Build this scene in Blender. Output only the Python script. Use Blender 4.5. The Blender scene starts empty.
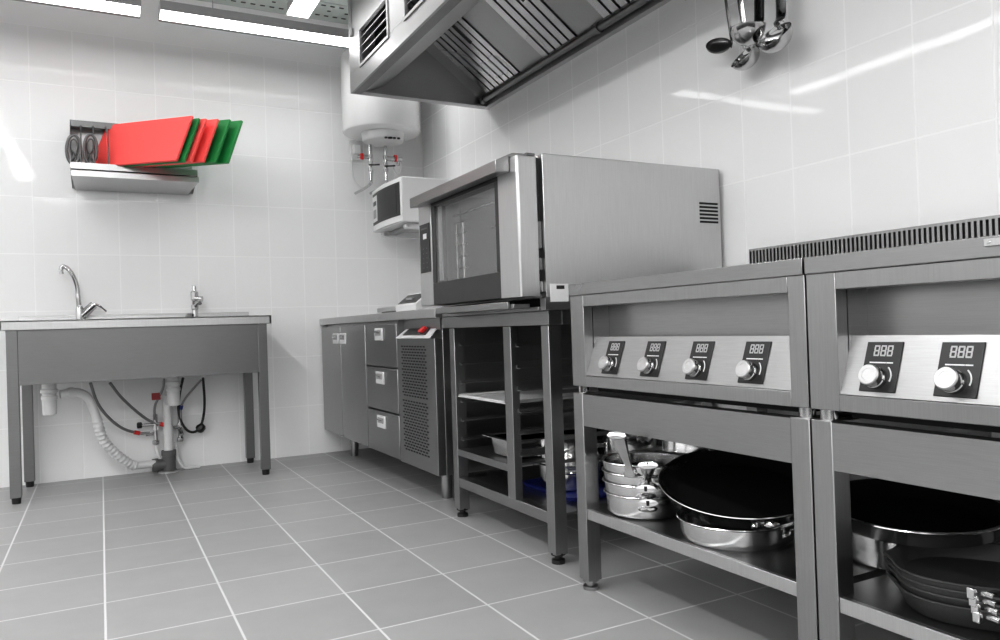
import bpy, bmesh, math, random
from mathutils import Vector, Matrix
random.seed(7)
C = bpy.context.scene.collection
V = Vector
PI = math.pi

# ------------------------------------------------------------------ camera (measured from the room's own grid of tiles)
FPX = 756.155
YAW, PITCH, ROLL = 0.486278962, 0.00821850320, -0.0329153461
CAM = V((-1.904, -4.618, 0.740))
_f = V((math.sin(YAW) * math.cos(PITCH), math.cos(YAW) * math.cos(PITCH), math.sin(PITCH)))
_r0 = V((math.cos(YAW), -math.sin(YAW), 0)); _u0 = _r0.cross(_f)
_r = _r0 * math.cos(ROLL) + _u0 * math.sin(ROLL)
_u = -_r0 * math.sin(ROLL) + _u0 * math.cos(ROLL)
def pt(px, py, ax, val):
    """world point of a photo measurement on a known plane (axis = val)"""
    d = _r * ((px - 500) / FPX) - _u * ((py - 320) / FPX) + _f
    return CAM + d * ((val - CAM[ax]) / d[ax])

cam = bpy.data.cameras.new('camera'); cam.sensor_width = 36; cam.lens = FPX / 1000 * 36
cam.clip_start = 0.05
camo = bpy.data.objects.new('camera', cam); C.objects.link(camo)
camo.matrix_world = Matrix(((_r.x, _u.x, -_f.x, CAM.x), (_r.y, _u.y, -_f.y, CAM.y), (_r.z, _u.z, -_f.z, CAM.z), (0, 0, 0, 1)))
bpy.context.scene.camera = camo

# ------------------------------------------------------------------ materials
def newmat(name):
    m = bpy.data.materials.new(name); m.use_nodes = True
    nt = m.node_tree; b = nt.nodes['Principled BSDF']
    return m, nt, b
def simple(name, col, rough=0.5, metal=0.0, spec=0.5, noise=0.0, nscale=20, emit=None, estr=0):
    m, nt, b = newmat(name)
    if isinstance(col, (int, float)): col = (col, col, col)
    b.inputs['Base Color'].default_value = (*col, 1)
    b.inputs['Roughness'].default_value = rough; b.inputs['Metallic'].default_value = metal
    b.inputs['Specular IOR Level'].default_value = spec
    if emit is not None:
        b.inputs['Emission Color'].default_value = (*emit, 1); b.inputs['Emission Strength'].default_value = estr
    tc = nt.nodes.new('ShaderNodeTexCoord')
    n = nt.nodes.new('ShaderNodeTexNoise'); n.inputs['Scale'].default_value = nscale; n.inputs['Detail'].default_value = 3
    nt.links.new(tc.outputs['Object'], n.inputs['Vector'])
    mr = nt.nodes.new('ShaderNodeMapRange')
    mr.inputs['To Min'].default_value = max(0.02, rough - 0.05 - noise); mr.inputs['To Max'].default_value = min(1, rough + 0.05 + noise)
    nt.links.new(n.outputs['Fac'], mr.inputs['Value']); nt.links.new(mr.outputs['Result'], b.inputs['Roughness'])
    return m
def steel(name, col=0.55, rough=0.28, brush=(2, 2, 90), bump=0.02, vary=0.10):
    """brushed steel: noise stretched along the brushing direction"""
    m, nt, b = newmat(name)
    b.inputs['Metallic'].default_value = 1
    geo = nt.nodes.new('ShaderNodeNewGeometry')
    mp = nt.nodes.new('ShaderNodeMapping'); mp.inputs['Scale'].default_value = brush
    n = nt.nodes.new('ShaderNodeTexNoise'); n.inputs['Scale'].default_value = 6; n.inputs['Detail'].default_value = 4
    nt.links.new(geo.outputs['Position'], mp.inputs['Vector']); nt.links.new(mp.outputs['Vector'], n.inputs['Vector'])
    n2 = nt.nodes.new('ShaderNodeTexNoise'); n2.inputs['Scale'].default_value = 4.0; n2.inputs['Detail'].default_value = 2
    nt.links.new(geo.outputs['Position'], n2.inputs['Vector'])
    r1 = nt.nodes.new('ShaderNodeMapRange'); r1.inputs['To Min'].default_value = max(0.03, rough - 0.07); r1.inputs['To Max'].default_value = rough + 0.10
    nt.links.new(n2.outputs['Fac'], r1.inputs['Value']); nt.links.new(r1.outputs['Result'], b.inputs['Roughness'])
    cr = nt.nodes.new('ShaderNodeMapRange'); cr.inputs['To Min'].default_value = col * (1 - vary); cr.inputs['To Max'].default_value = col * (1 + vary)
    nt.links.new(n.outputs['Fac'], cr.inputs['Value'])
    cc = nt.nodes.new('ShaderNodeCombineColor')
    for i in range(3): nt.links.new(cr.outputs['Result'], cc.inputs[i])
    nt.links.new(cc.outputs['Color'], b.inputs['Base Color'])
    bp = nt.nodes.new('ShaderNodeBump'); bp.inputs['Strength'].default_value = bump; bp.inputs['Distance'].default_value = 0.01
    nt.links.new(n.outputs['Fac'], bp.inputs['Height']); nt.links.new(bp.outputs['Normal'], b.inputs['Normal'])
    return m
def tiles(name, axes, size, off, tile_col, grout_col, gw, rough, top=None, top_col=None, wobble=0.05, vary=0.03, spec=0.5):
    """square-laid tiles in world coordinates on the plane spanned by two axes"""
    m, nt, b = newmat(name); L = nt.links.new
    geo = nt.nodes.new('ShaderNodeNewGeometry'); sx = nt.nodes.new('ShaderNodeSeparateXYZ'); L(geo.outputs['Position'], sx.inputs[0])
    def mth(op, a, bb=None, c=None):
        n = nt.nodes.new('ShaderNodeMath'); n.operation = op
        for i, v in enumerate((a, bb, c)):
            if v is None: continue
            if isinstance(v, (int, float)): n.inputs[i].default_value = v
            else: L(v, n.inputs[i])
        return n.outputs[0]
    dist = []; cell = []
    for a, s, o in zip(axes, size, off):
        q = mth('DIVIDE', mth('SUBTRACT', sx.outputs[a], o), s)
        cell.append(mth('FLOOR', q)); fr = mth('FRACT', q)
        dist.append(mth('MULTIPLY', mth('MINIMUM', fr, mth('SUBTRACT', 1.0, fr)), s))
    dm = mth('MINIMUM', dist[0], dist[1])
    fac = nt.nodes.new('ShaderNodeMapRange'); fac.interpolation_type = 'SMOOTHSTEP'
    fac.inputs['From Min'].default_value = gw * 0.5; fac.inputs['From Max'].default_value = gw * 0.5 + 0.0015
    L(dm, fac.inputs['Value']); tilef = fac.outputs['Result']
    if top is not None:
        up = mth('GREATER_THAN', sx.outputs[2], top)
        tilef = mth('MAXIMUM', tilef, up)
    wn = nt.nodes.new('ShaderNodeTexWhiteNoise'); wn.noise_dimensions = '2D'
    cb = nt.nodes.new('ShaderNodeCombineXYZ'); L(cell[0], cb.inputs[0]); L(cell[1], cb.inputs[1]); L(cb.outputs[0], wn.inputs['Vector'])
    ns = nt.nodes.new('ShaderNodeTexNoise'); ns.inputs['Scale'].default_value = 9; ns.inputs['Detail'].default_value = 6; L(geo.outputs['Position'], ns.inputs['Vector'])
    k = mth('ADD', mth('MULTIPLY', mth('SUBTRACT', wn.outputs['Value'], 0.5), vary), mth('MULTIPLY', mth('SUBTRACT', ns.outputs['Fac'], 0.5), vary * 1.6))
    base = mth('MULTIPLY', mth('ADD', 1.0, k), tile_col)
    if top is not None:
        base = mth('ADD', mth('MULTIPLY', base, mth('SUBTRACT', 1.0, up)), mth('MULTIPLY', up, top_col))
    col = mth('ADD', mth('MULTIPLY', base, tilef), mth('MULTIPLY', mth('SUBTRACT', 1.0, tilef), grout_col))
    cc = nt.nodes.new('ShaderNodeCombineColor')
    for i in range(3): L(col, cc.inputs[i])
    L(cc.outputs['Color'], b.inputs['Base Color'])
    rg = mth('ADD', mth('MULTIPLY', tilef, rough), mth('MULTIPLY', mth('SUBTRACT', 1.0, tilef), 0.75))
    if top is not None: rg = mth('MAXIMUM', rg, mth('MULTIPLY', up, 0.7))
    L(rg, b.inputs['Roughness'])
    b.inputs['Specular IOR Level'].default_value = spec
    # each tile sits a touch out of plane; grout lies deeper
    n2 = nt.nodes.new('ShaderNodeTexNoise'); n2.inputs['Scale'].default_value = 7; n2.inputs['Detail'].default_value = 1; L(geo.outputs['Position'], n2.inputs['Vector'])
    h = mth('ADD', mth('MULTIPLY', tilef, 0.25), mth('MULTIPLY', n2.outputs['Fac'], wobble * 20))
    bp = nt.nodes.new('ShaderNodeBump'); bp.inputs['Strength'].default_value = 0.35; bp.inputs['Distance'].default_value = 0.004
    L(h, bp.inputs['Height']); L(bp.outputs['Normal'], b.inputs['Normal'])
    return m

M = {}
M['wall_r'] = tiles('white glazed wall tile right', (1, 2), (0.2, 0.3), (-1.785, -0.003), 0.86, 0.92, 0.0035, 0.04, wobble=0.012, vary=0.012, spec=0.17)
M['wall_b'] = tiles('white glazed wall tile back', (0, 2), (0.2, 0.3), (-2.0, -0.003), 0.85, 0.91, 0.0035, 0.045, spec=0.10, top=2.397, top_col=0.86, wobble=0.035, vary=0.012)
M['floor'] = tiles('grey porcelain floor tile', (0, 1), (0.3, 0.3), (-0.112, -0.105), 0.37, 0.66, 0.0045, 0.40, wobble=0.02, vary=0.09)
M['ceil'] = simple('ceiling white', 0.85, 0.8)
M['steel'] = steel('brushed steel', 0.37, 0.30)
M['steel_h'] = steel('brushed steel sideways', 0.36, 0.30, brush=(3, 3, 120))
M['steel_v'] = steel('brushed steel upright', 0.38, 0.30, brush=(60, 60, 2))
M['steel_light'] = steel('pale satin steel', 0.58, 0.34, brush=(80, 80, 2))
M['steel_sink'] = steel('shaded sink steel', 0.24, 0.30, brush=(3, 3, 100))  # dark reflection of the room put into the base colour
M['panel'] = steel('pale control panel steel', 0.40, 0.40, brush=(3, 3, 90))
M['knob'] = steel('turned knob face', 0.55, 0.40, brush=(5, 5, 5))
M['dullgrey'] = simple('dull grey metal strip', 0.16, 0.4, metal=0.5)
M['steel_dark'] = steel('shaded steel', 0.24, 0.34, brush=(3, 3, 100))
M['hood'] = steel('hood steel', 0.44, 0.36, brush=(3, 90, 3), bump=0.0, vary=0.05)
M['pot'] = steel('polished pan steel', 0.66, 0.16, brush=(4, 4, 140), bump=0.008)
M['mirror'] = steel('polished ladle steel', 0.50, 0.12, brush=(1, 1, 1), bump=0.0, vary=0.02)
M['ladle_dark'] = steel('dark ladle steel', 0.16, 0.3, brush=(2, 2, 2))
M['chrome'] = steel('chrome', 0.55, 0.10, brush=(1, 1, 1), bump=0.0, vary=0.02)
M['baffle'] = steel('baffle steel', 0.62, 0.24, brush=(2, 80, 2), bump=0.0, vary=0.05)
M['black'] = simple('black plastic', 0.012, 0.4)
M['gloss_black'] = simple('glossy black panel', 0.014, 0.36)
M['nonstick'] = simple('black non-stick coating', 0.006, 0.75, spec=0.18)
M['iron'] = simple('dark cast iron', 0.04, 0.36, spec=0.5, nscale=120)
M['dark'] = simple('dark gap', 0.01, 0.8)
M['darkgrey'] = simple('dark grey steel panel', 0.055, 0.38, metal=0.5)
M['grey'] = simple('grey plastic', 0.12, 0.5)
M['midgrey'] = simple('mid grey', 0.34, 0.5)
M['white'] = simple('white enamel', 0.82, 0.25)
M['whitepl'] = simple('white plastic', 0.72, 0.4)
M['sticker'] = simple('white paper sticker', 0.75, 0.6)
M['red_board'] = simple('red polyethylene', (0.95, 0.105, 0.095), 0.45, nscale=60)
M['green_board'] = simple('green polyethylene', (0.012, 0.24, 0.055), 0.45, nscale=60)
M['red'] = simple('red plastic', (0.65, 0.03, 0.03), 0.4)
M['darkred'] = simple('dark red tag', (0.32, 0.015, 0.02), 0.4)
M['blue'] = simple('blue plastic', (0.012, 0.02, 0.17), 0.4)
M['galv'] = simple('galvanised tray', (0.55, 0.60, 0.57), 0.45)
M['lamp'] = simple('lit diffuser', 0.9, 0.5, emit=(1, 1, 1), estr=38)
M['lamp_soft'] = simple('lit diffuser dimmed', 0.9, 0.5, emit=(1, 1, 1), estr=7)
M['bright'] = simple('bright satin metal', 0.72, 0.35, metal=0.25)
M['alu'] = simple('dull aluminium', 0.62, 0.45, metal=0.15)
M['lamp_up'] = simple('added uplight glow', 0.9, 0.5, emit=(1, 1, 1), estr=2.2)  # glow added on the lamp tops to brighten the upper wall
M['lamp_low'] = simple('lit diffuser low', 0.9, 0.5, emit=(1, 1, 1), estr=3)
M['lamp_mid'] = simple('lit diffuser mid', 0.9, 0.5, emit=(1, 1, 1), estr=10)
M['digit'] = simple('pale display digits', 0.42, 0.4)
M['print'] = simple('white printing', 0.7, 0.5)
M['hose'] = steel('braided hose', 0.30, 0.4, brush=(200, 200, 200), bump=0.2)
M['hoodwhite'] = simple('bright chrome strip', 0.8, 0.1, metal=1)
gm, gnt, gb = newmat('oven glass')
gb.inputs['Base Color'].default_value = (0.75, 0.75, 0.75, 1); gb.inputs['Roughness'].default_value = 0.04
gb.inputs['Transmission Weight'].default_value = 0.0; gb.inputs['Alpha'].default_value = 0.25
gb.inputs['Specular IOR Level'].default_value = 0.9
_t = gnt.nodes.new('ShaderNodeTexNoise'); _t.inputs['Scale'].default_value = 3
_m = gnt.nodes.new('ShaderNodeMapRange'); _m.inputs['To Min'].default_value = 0.03; _m.inputs['To Max'].default_value = 0.07
gnt.links.new(_t.outputs['Fac'], _m.inputs['Value']); gnt.links.new(_m.outputs['Result'], gb.inputs['Roughness'])
gb.inputs['Base Color'].default_value = (0.45, 0.45, 0.45, 1)
M['glass'] = gm

# ------------------------------------------------------------------ mesh helpers
class MB:
    def __init__(s): s.bm = bmesh.new()
    def box(s, x0, x1, y0, y1, z0, z1):
        x0, x1 = min(x0, x1), max(x0, x1); y0, y1 = min(y0, y1), max(y0, y1); z0, z1 = min(z0, z1), max(z0, z1)
        v = [s.bm.verts.new((x, y, z)) for x in (x0, x1) for y in (y0, y1) for z in (z0, z1)]
        for f in ((0, 1, 3, 2), (4, 6, 7, 5), (0, 4, 5, 1), (2, 3, 7, 6), (0, 2, 6, 4), (1, 5, 7, 3)):
            s.bm.faces.new([v[i] for i in f])
        return s
    def hexa(s, p):
        """box from 8 corner points: bottom loop of four then top loop of four"""
        v = [s.bm.verts.new(q) for q in p]
        for f in ((3, 2, 1, 0), (4, 5, 6, 7), (0, 1, 5, 4), (1, 2, 6, 5), (2, 3, 7, 6), (3, 0, 4, 7)):
            s.bm.faces.new([v[i] for i in f])
        return s
    def prism(s, poly, d):
        """closed polygon of 3-D points extruded by vector d"""
        a = [s.bm.verts.new(q) for q in poly]; b = [s.bm.verts.new(V(q) + V(d)) for q in poly]; n = len(a)
        s.bm.faces.new(a[::-1]); s.bm.faces.new(b)
        for i in range(n): s.bm.faces.new((a[i], a[(i + 1) % n], b[(i + 1) % n], b[i]))
        return s
    def quad(s, *p):
        s.bm.faces.new([s.bm.verts.new(q) for q in p]); return s
    def rings(s, loops, cap0=True, cap1=True):
        L = [[s.bm.verts.new(q) for q in l] for l in loops]; n = len(L[0])
        for a, b in zip(L, L[1:]):
            for i in range(n): s.bm.faces.new((a[i], a[(i + 1) % n], b[(i + 1) % n], b[i]))
        if cap0: s.bm.faces.new(L[0][::-1])
        if cap1: s.bm.faces.new(L[-1])
        return s
    def lathe(s, prof, c, seg=40, axis=(0, 0, 1), cap0=True, cap1=True, sq=None):
        """profile [(r, h)...] turned round an axis through c; sq = superellipse power for squarish shapes"""
        ax = V(axis).normalized(); t = V((1, 0, 0)) if abs(ax.x) < 0.9 else V((0, 1, 0))
        e1 = ax.cross(t).normalized(); e2 = ax.cross(e1); c = V(c); loops = []
        for r, h in prof:
            l = []
            for i in range(seg):
                a = 2 * PI * i / seg; k = 1.0
                if sq: k = (abs(math.cos(a)) ** sq + abs(math.sin(a)) ** sq) ** (-1 / sq)
                l.append(c + ax * h + (e1 * math.cos(a) + e2 * math.sin(a)) * max(r, 1e-4) * k)
            loops.append(l)
        return s.rings(loops, cap0, cap1)
    def cyl(s, a, b, r, r2=None, seg=16):
        a, b = V(a), V(b); d = b - a
        return s.lathe([(r, 0), (r if r2 is None else r2, d.length)], a, seg, d)
    def tube(s, path, r, seg=10, flat=1.0, up=(0, 0, 1)):
        """tube along a path; r may be a list; flat < 1 squashes it along 'up'"""
        P = [V(p) for p in path]; loops = []; up = V(up)
        for i, p in enumerate(P):
            d = (P[min(i + 1, len(P) - 1)] - P[max(i - 1, 0)]).normalized()
            a = d.cross(up)
            if a.length < 1e-3: a = d.cross(V((1, 0, 0)))
            a.normalize(); b = a.cross(d)
            rr = r[i] if isinstance(r, (list, tuple)) else r
            loops.append([p + a * rr * math.cos(2 * PI * k / seg) + b * rr * flat * math.sin(2 * PI * k / seg) for k in range(seg)])
        return s.rings(loops)
    def xf(s, m):
        s.bm.transform(m); return s
def smooth_path(pts, n=8):
    P = [V(p) for p in pts]; P = [P[0] * 2 - P[1]] + P + [P[-1] * 2 - P[-2]]; out = []
    for i in range(1, len(P) - 2):
        for k in range(n):
            t = k / n; a, b, c, d = P[i - 1:i + 3]
            out.append(0.5 * ((2 * b) + (c - a) * t + (2 * a - 5 * b + 4 * c - d) * t * t + (3 * b - a - 3 * c + d) * t ** 3))
    out.append(P[-2]); return out
def obj(name, mb, mat, parent=None, bevel=0.0, label=None, seg=2):
    """link the shapes in mb as ONE mesh object; with a parent, world coordinates become local to it"""
    bm = mb.bm
    bmesh.ops.recalc_face_normals(bm, faces=bm.faces[:])
    if parent is not None:
        o = V((0, 0, 0)); p = parent
        while p is not None: o = o + p.location; p = p.parent
        bmesh.ops.translate(bm, vec=-o, verts=bm.verts[:])
    for f in bm.faces: f.smooth = True
    for e in bm.edges:
        if len(e.link_faces) == 2 and e.calc_face_angle(0) > math.radians(32): e.smooth = False
    me = bpy.data.meshes.new(name); bm.to_mesh(me); bm.free(); me.materials.append(M[mat])
    ob = bpy.data.objects.new(name, me); C.objects.link(ob); ob.parent = parent
    if bevel:
        md = ob.modifiers.new('edge', 'BEVEL'); md.width = bevel; md.segments = seg; md.limit_method = 'ANGLE'; md.angle_limit = math.radians(40)
    if label: ob['label'] = label
    return ob
def tag(o, label, cat, group=None, kind=None):
    o['label'] = label; o['category'] = cat
    if group: o['group'] = group
    if kind: o['kind'] = kind
    return o
def thing(name, label, cat, loc, group=None):
    o = bpy.data.objects.new(name, None); C.objects.link(o); o.location = V(loc); o.empty_display_size = 0.05
    return tag(o, label, cat, group)
def solo(name, mb, mat, label, cat, loc=None, group=None, bevel=0.0):
    """a thing that is one mesh, its origin at its base"""
    bm = mb.bm
    if loc is not None: bmesh.ops.translate(bm, vec=-V(loc), verts=bm.verts[:])
    o = obj(name, mb, mat, None, bevel)
    if loc is not None: o.location = V(loc)
    return tag(o, label, cat, group)
def struct(name, mb, mat):
    o = obj(name, mb, mat); o['kind'] = 'structure'; return o
def copy_tree(o, parent=None):
    c = o.copy(); C.objects.link(c); c.parent = parent
    for ch in list(o.children): copy_tree(ch, c)
    return c

# ------------------------------------------------------------------ room
struct('floor', MB().box(-5.2, 0.0, -7.5, 0.0, -0.08, 0), 'floor')
struct('wall_back', MB().box(-5.2, 0.12, 0, 0.12, -0.08, 3.2), 'wall_b')
struct('wall_right', MB().box(0, 0.12, -7.5, 0, -0.08, 3.2), 'wall_r')
struct('ceiling', MB().box(-5.2, 0.12, -7.5, 0.12, 3.2, 3.3), 'ceil')

# ------------------------------------------------------------------ lamps, cable tray
def lamp_x(x0, x1, y, z, label, grp='linear ceiling lamps', mat='lamp'):
    t = thing('linear_lamp', label, 'lamp', ((x0 + x1) / 2, y, z), grp)
    obj('housing', MB().box(x0, x1, y - 0.05, y + 0.05, z + 0.006, z + 0.055).box(x0, x1, y + 0.05, y + 0.085, z - 0.004, z + 0.03), 'midgrey', t, 0.002)
    obj('diffuser', MB().box(x0 + .004, x1 - .004, y - 0.048, y + 0.048, z - 0.006, z + 0.006), mat, t)
    obj('added_uplight', MB().box(x0 + .02, x1 - .02, y - 0.03, y + 0.03, z + 0.055, z + 0.060), 'lamp_up', t)  # glowing strip added to lift the wall above
    for x in (x0 + 0.25, x1 - 0.25):
        obj('hanger', MB().cyl((x, y, z + 0.055), (x, y, 3.2), 0.003, seg=6), 'midgrey', t)
def lamp_y(x, y0, y1, z, label, grp='linear ceiling lamps', mat='lamp'):
    t = thing('linear_lamp', label, 'lamp', (x, (y0 + y1) / 2, z), grp)
    obj('housing', MB().box(x - 0.05, x + 0.05, y0, y1, z + 0.006, z + 0.055), 'midgrey', t, 0.002)
    obj('diffuser', MB().box(x - 0.052, x + 0.052, y0 + .004, y1 - .004, z - 0.006, z + 0.006), mat, t)
    obj('added_uplight', MB().box(x - .03, x + .03, y0 + .02, y1 - .02, z + 0.055, z + 0.060), 'lamp_up', t)  # same added glow on top of the housing
    for y in (y0 + 0.25, y1 - 0.25):
        obj('hanger', MB().cyl((x, y, z + 0.055), (x, y, 3.2), 0.003, seg=6), 'midgrey', t)
ZL = 2.34
lamp_x(-3.14, -1.69, -0.55, ZL, 'lit white linear lamp along the back wall, left of the gap between two', mat='lamp_soft')
lamp_x(-1.605, -0.15, -0.55, ZL, 'long lit white linear lamp along the back wall right of the gap', mat='lamp_soft')
lamp_y(-0.985, -2.95, -0.80, ZL, 'lit white linear lamp end on, pointing toward the viewer beside the hood', mat='lamp_low')
lamp_y(-2.52, -2.30, -0.85, ZL, 'lit lamp showing only as a streak on the right wall', mat='lamp_mid')
lamp_y(-2.52, -4.05, -2.40, ZL, 'added fill lamp over the middle of the room, out of view')  # unseen lamp added to brighten the right wall
lamp_x(-4.3, -2.9, -5.2, ZL, 'added fill lamp behind the viewer on the left, out of view')  # added behind the camera to raise the room light
lamp_x(-2.5, -1.0, -5.2, ZL, 'added fill lamp behind the viewer on the right, out of view')  # second added lamp behind the camera, also for brightness

tr = thing('cable_tray', 'perforated grey green metal cable tray hanging above the lamps', 'cable tray', (-1.0, -0.30, 2.60))
tm = MB().box(-2.4, -0.05, -0.42, -0.17, 2.60, 2.603).box(-2.4, -0.05, -0.42, -0.418, 2.60, 2.66).box(-2.4, -0.05, -0.172, -0.17, 2.60, 2.66)
obj('tray', tm, 'galv', tr)
hm = MB()
for i in range(44):
    x = -2.36 + i * 0.052
    for y in (-0.385, -0.245): hm.box(x, x + 0.026, y - 0.006, y + 0.006, 2.5975, 2.5995)
    if i % 2 == 0: hm.box(x, x + 0.02, -0.322, -0.31, 2.5975, 2.5995)
obj('slot', hm, 'black', tr, label='dark slots punched in the tray')
for x in (-2.2, -1.2, -0.3): obj('hanger', MB().cyl((x, -0.40, 2.60), (x, -0.40, 3.2), 0.004, seg=6).cyl((x, -0.19, 2.60), (x, -0.19, 3.2), 0.004, seg=6), 'midgrey', tr)
solo('cable', MB().tube(smooth_path([(-0.66, -0.30, 2.62), (-0.655, -0.31, 2.75), (-0.65, -0.33, 2.95), (-0.65, -0.33, 3.2)], 5), 0.008), 'red', 'red cable rising from the cable tray at the top', 'cable', (-0.66, -0.30, 2.62))

# ------------------------------------------------------------------ extractor hood
hd = thing('extractor_hood', 'stainless steel extractor hood with baffle filters over the cooking line', 'extractor hood', (-0.4, -2.2, 1.926))
HX, HY0, HY1, HZ = -0.77, -3.75, -0.955, 1.926
fm = MB()
ops = [(-1.52 - 0.6 * i, -1.14 - 0.6 * i) for i in range(4)]
z0o, z1o = 2.015, 2.175
fm.box(HX, HX + .012, HY0, HY1, HZ, z0o).box(HX, HX + .012, HY0, HY1, z1o, 2.55)
edges = [HY1] + [v for a, b in ops for v in (b, a)] + [HY0]
for i in range(0, len(edges), 2): fm.box(HX, HX + .012, edges[i + 1], edges[i], z0o, z1o)
obj('front_panel', fm, 'hood', hd, 0.001)
obj('side_panel', MB().box(HX + .012, 0, HY1 - .012, HY1, HZ, 2.55), 'hood', hd)
obj('side_panel', MB().box(HX + .012, 0, HY0, HY0 + .012, HZ, 2.55), 'hood', hd)
obj('roof_panel', MB().box(HX, 0, HY0, HY1, 2.55, 2.56), 'hood', hd)
rm = MB().box(HX + .012, -0.715, HY0 + .012, HY1 - .012, HZ, HZ + .012)
obj('bottom_rail', rm, 'steel_dark', hd, label='dark lower lip of the hood')  # shade of the underside put into the darker steel
obj('inner_rail', MB().prism([(-0.7149, HY1 - .012, HZ), (-0.59, HY1 - .012, 1.985), (-0.595, HY1 - .012, 1.995), (-0.7149, HY1 - .012, HZ + .012)], (0, HY0 - HY1 + .024, 0)), 'hood', hd)
obj('back_rail', MB().box(-0.03, -.001, HY0 + .012, HY1 - .012, HZ + .001, 2.03), 'steel_light', hd)
obj('end_rail', MB().box(HX + .05, -0.03, HY1 - .05, HY1 - .012, HZ, HZ + .012), 'hood', hd)
gt = obj('grease_pipe', MB().cyl((-0.055, HY0 + .02, 1.958), (-0.055, HY1 - .06, 1.958), 0.017, seg=16), 'steel_dark', hd)
cl = MB()
for y in (-1.02, -2.07, -3.1): cl.cyl((-0.055, y - .018, 1.958), (-0.055, y + .018, 1.958), 0.023, seg=16)
obj('pipe_clamp', cl, 'steel_dark', gt)
# inclined filter bank from the grease pipe up to the front
PB, PT = V((-0.06, 0, 1.972)), V((-0.56, 0, 2.338))
dirv = (PT - PB).normalized(); nrm = V((-dirv.z, 0, dirv.x)) * -1   # points down toward the room
if nrm.z > 0: nrm = -nrm
ln = (PT - PB).length
def slab(mb, y0, y1, s0, s1, t0, t1):
    q = lambda s, y, t: PB + dirv * s + V((0, y, 0)) + nrm * t
    mb.hexa([q(s0, y0, t0), q(s1, y0, t0), q(s1, y1, t0), q(s0, y1, t0), q(s0, y0, t1), q(s1, y0, t1), q(s1, y1, t1), q(s0, y1, t1)])
def hood_filter(y1, y0, n):
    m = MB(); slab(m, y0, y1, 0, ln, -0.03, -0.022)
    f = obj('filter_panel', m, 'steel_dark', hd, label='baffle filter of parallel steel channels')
    w = (y1 - y0) / n; r = MB()
    for i in range(n):
        a = y1 - i * w
        # each baffle: a folded channel with a slanting face
        q = lambda s, y, t: PB + dirv * s + V((0, y, 0)) + nrm * t
        r.prism([q(0, a - w * .05, 0), q(0, a - w * .80, 0), q(0, a - w * .80, -.018), q(0, a - w * .76, -.018), q(0, a - w * .76, -.003), q(0, a - w * .05, -.003)], dirv * ln)
    obj('baffle', r, 'baffle', f)
    k = MB(); yc = y0 + w * (n * .3); slab(k, yc - .006, yc + .006, ln * .42, ln * .62, 0, 0.006)
    obj('handle', k, 'black', f, label='dark pull handle of the filter')
def hood_plate(y1, y0):
    m = MB(); slab(m, y0, y1, 0, ln, -0.014, -0.004); obj('blank_panel', m, 'hood', hd, 0.001, label='plain steel panel between the filters')
hood_filter(-1.07, -1.43, 7); hood_plate(-1.43, -1.645); hood_filter(-1.645, -1.93, 5); hood_plate(-1.93, -2.125)
hood_filter(-2.125, -2.47, 6); hood_plate(-2.47, -2.68); hood_filter(-2.68, -3.02, 6); hood_plate(-3.02, -3.25); hood_filter(-3.25, -3.6, 6)
m = MB(); slab(m, -1.07, HY1 - .013, 0, ln, -0.012, -0.004); obj('blank_panel', m, 'hood', hd)
for a, b in ops:
    bx = MB()
    bx.box(HX - .006, HX, a - .016, b + .016, z1o, z1o + .014).box(HX - .006, HX, a - .016, b + .016, z0o - .014, z0o)
    bx.box(HX - .006, HX, a - .016, a, z0o, z1o).box(HX - .006, HX, b, b + .016, z0o, z1o)
    g = obj('air_grille', bx, 'hood', hd, 0.001, label='framed air outlet with slanting blades')
    lv = MB()
    for j in range(4):
        z = z0o + 0.012 + j * 0.040
        lv.hexa([(HX + .008, a, z), (HX + .034, a, z + .024), (HX + .034, b, z + .024), (HX + .008, b, z), (HX + .008, a, z + .004), (HX + .034, a, z + .028), (HX + .034, b, z + .028), (HX + .008, b, z + .004)])
    obj('blade', lv, 'steel_light', g)
    obj('plenum', MB().box(HX + .075, HX + .08, a - .01, b + .01, z0o - .01, z1o + .01), 'dark', g)
for y in (-1.63, -2.83): obj('bracket', MB().box(HX - .012, HX, y - .02, y + .02, 2.135, 2.55), 'steel_light', hd, 0.003)
obj('hanger', MB().cyl((HX + .01, HY1 - .02, 2.55), (HX + .01, HY1 - .02, 3.2), 0.004, seg=6).cyl((HX - .004, HY1 - .05, 2.22), (HX - .004, HY1 - .05, 3.2), 0.003, seg=6), 'midgrey', hd)
obj('hook', MB().box(HX - .012, HX, HY1 - .075, HY1 - .045, 2.19, 2.23), 'midgrey', hd, 0.004)

# ------------------------------------------------------------------ sink table
sk = thing('sink_table', 'long stainless steel sink table on four square legs against the back wall', 'sink', (-1.71, -0.28, 0))
SX0, SX1, SY = -2.312, -1.106, -0.532
tp = MB().box(SX0, SX1, SY, SY + .012, .794, .838).box(SX0, SX0 + .012, SY, -.02, .794, .838).box(SX1 - .012, SX1, SY, -.02, .794, .838)
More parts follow.
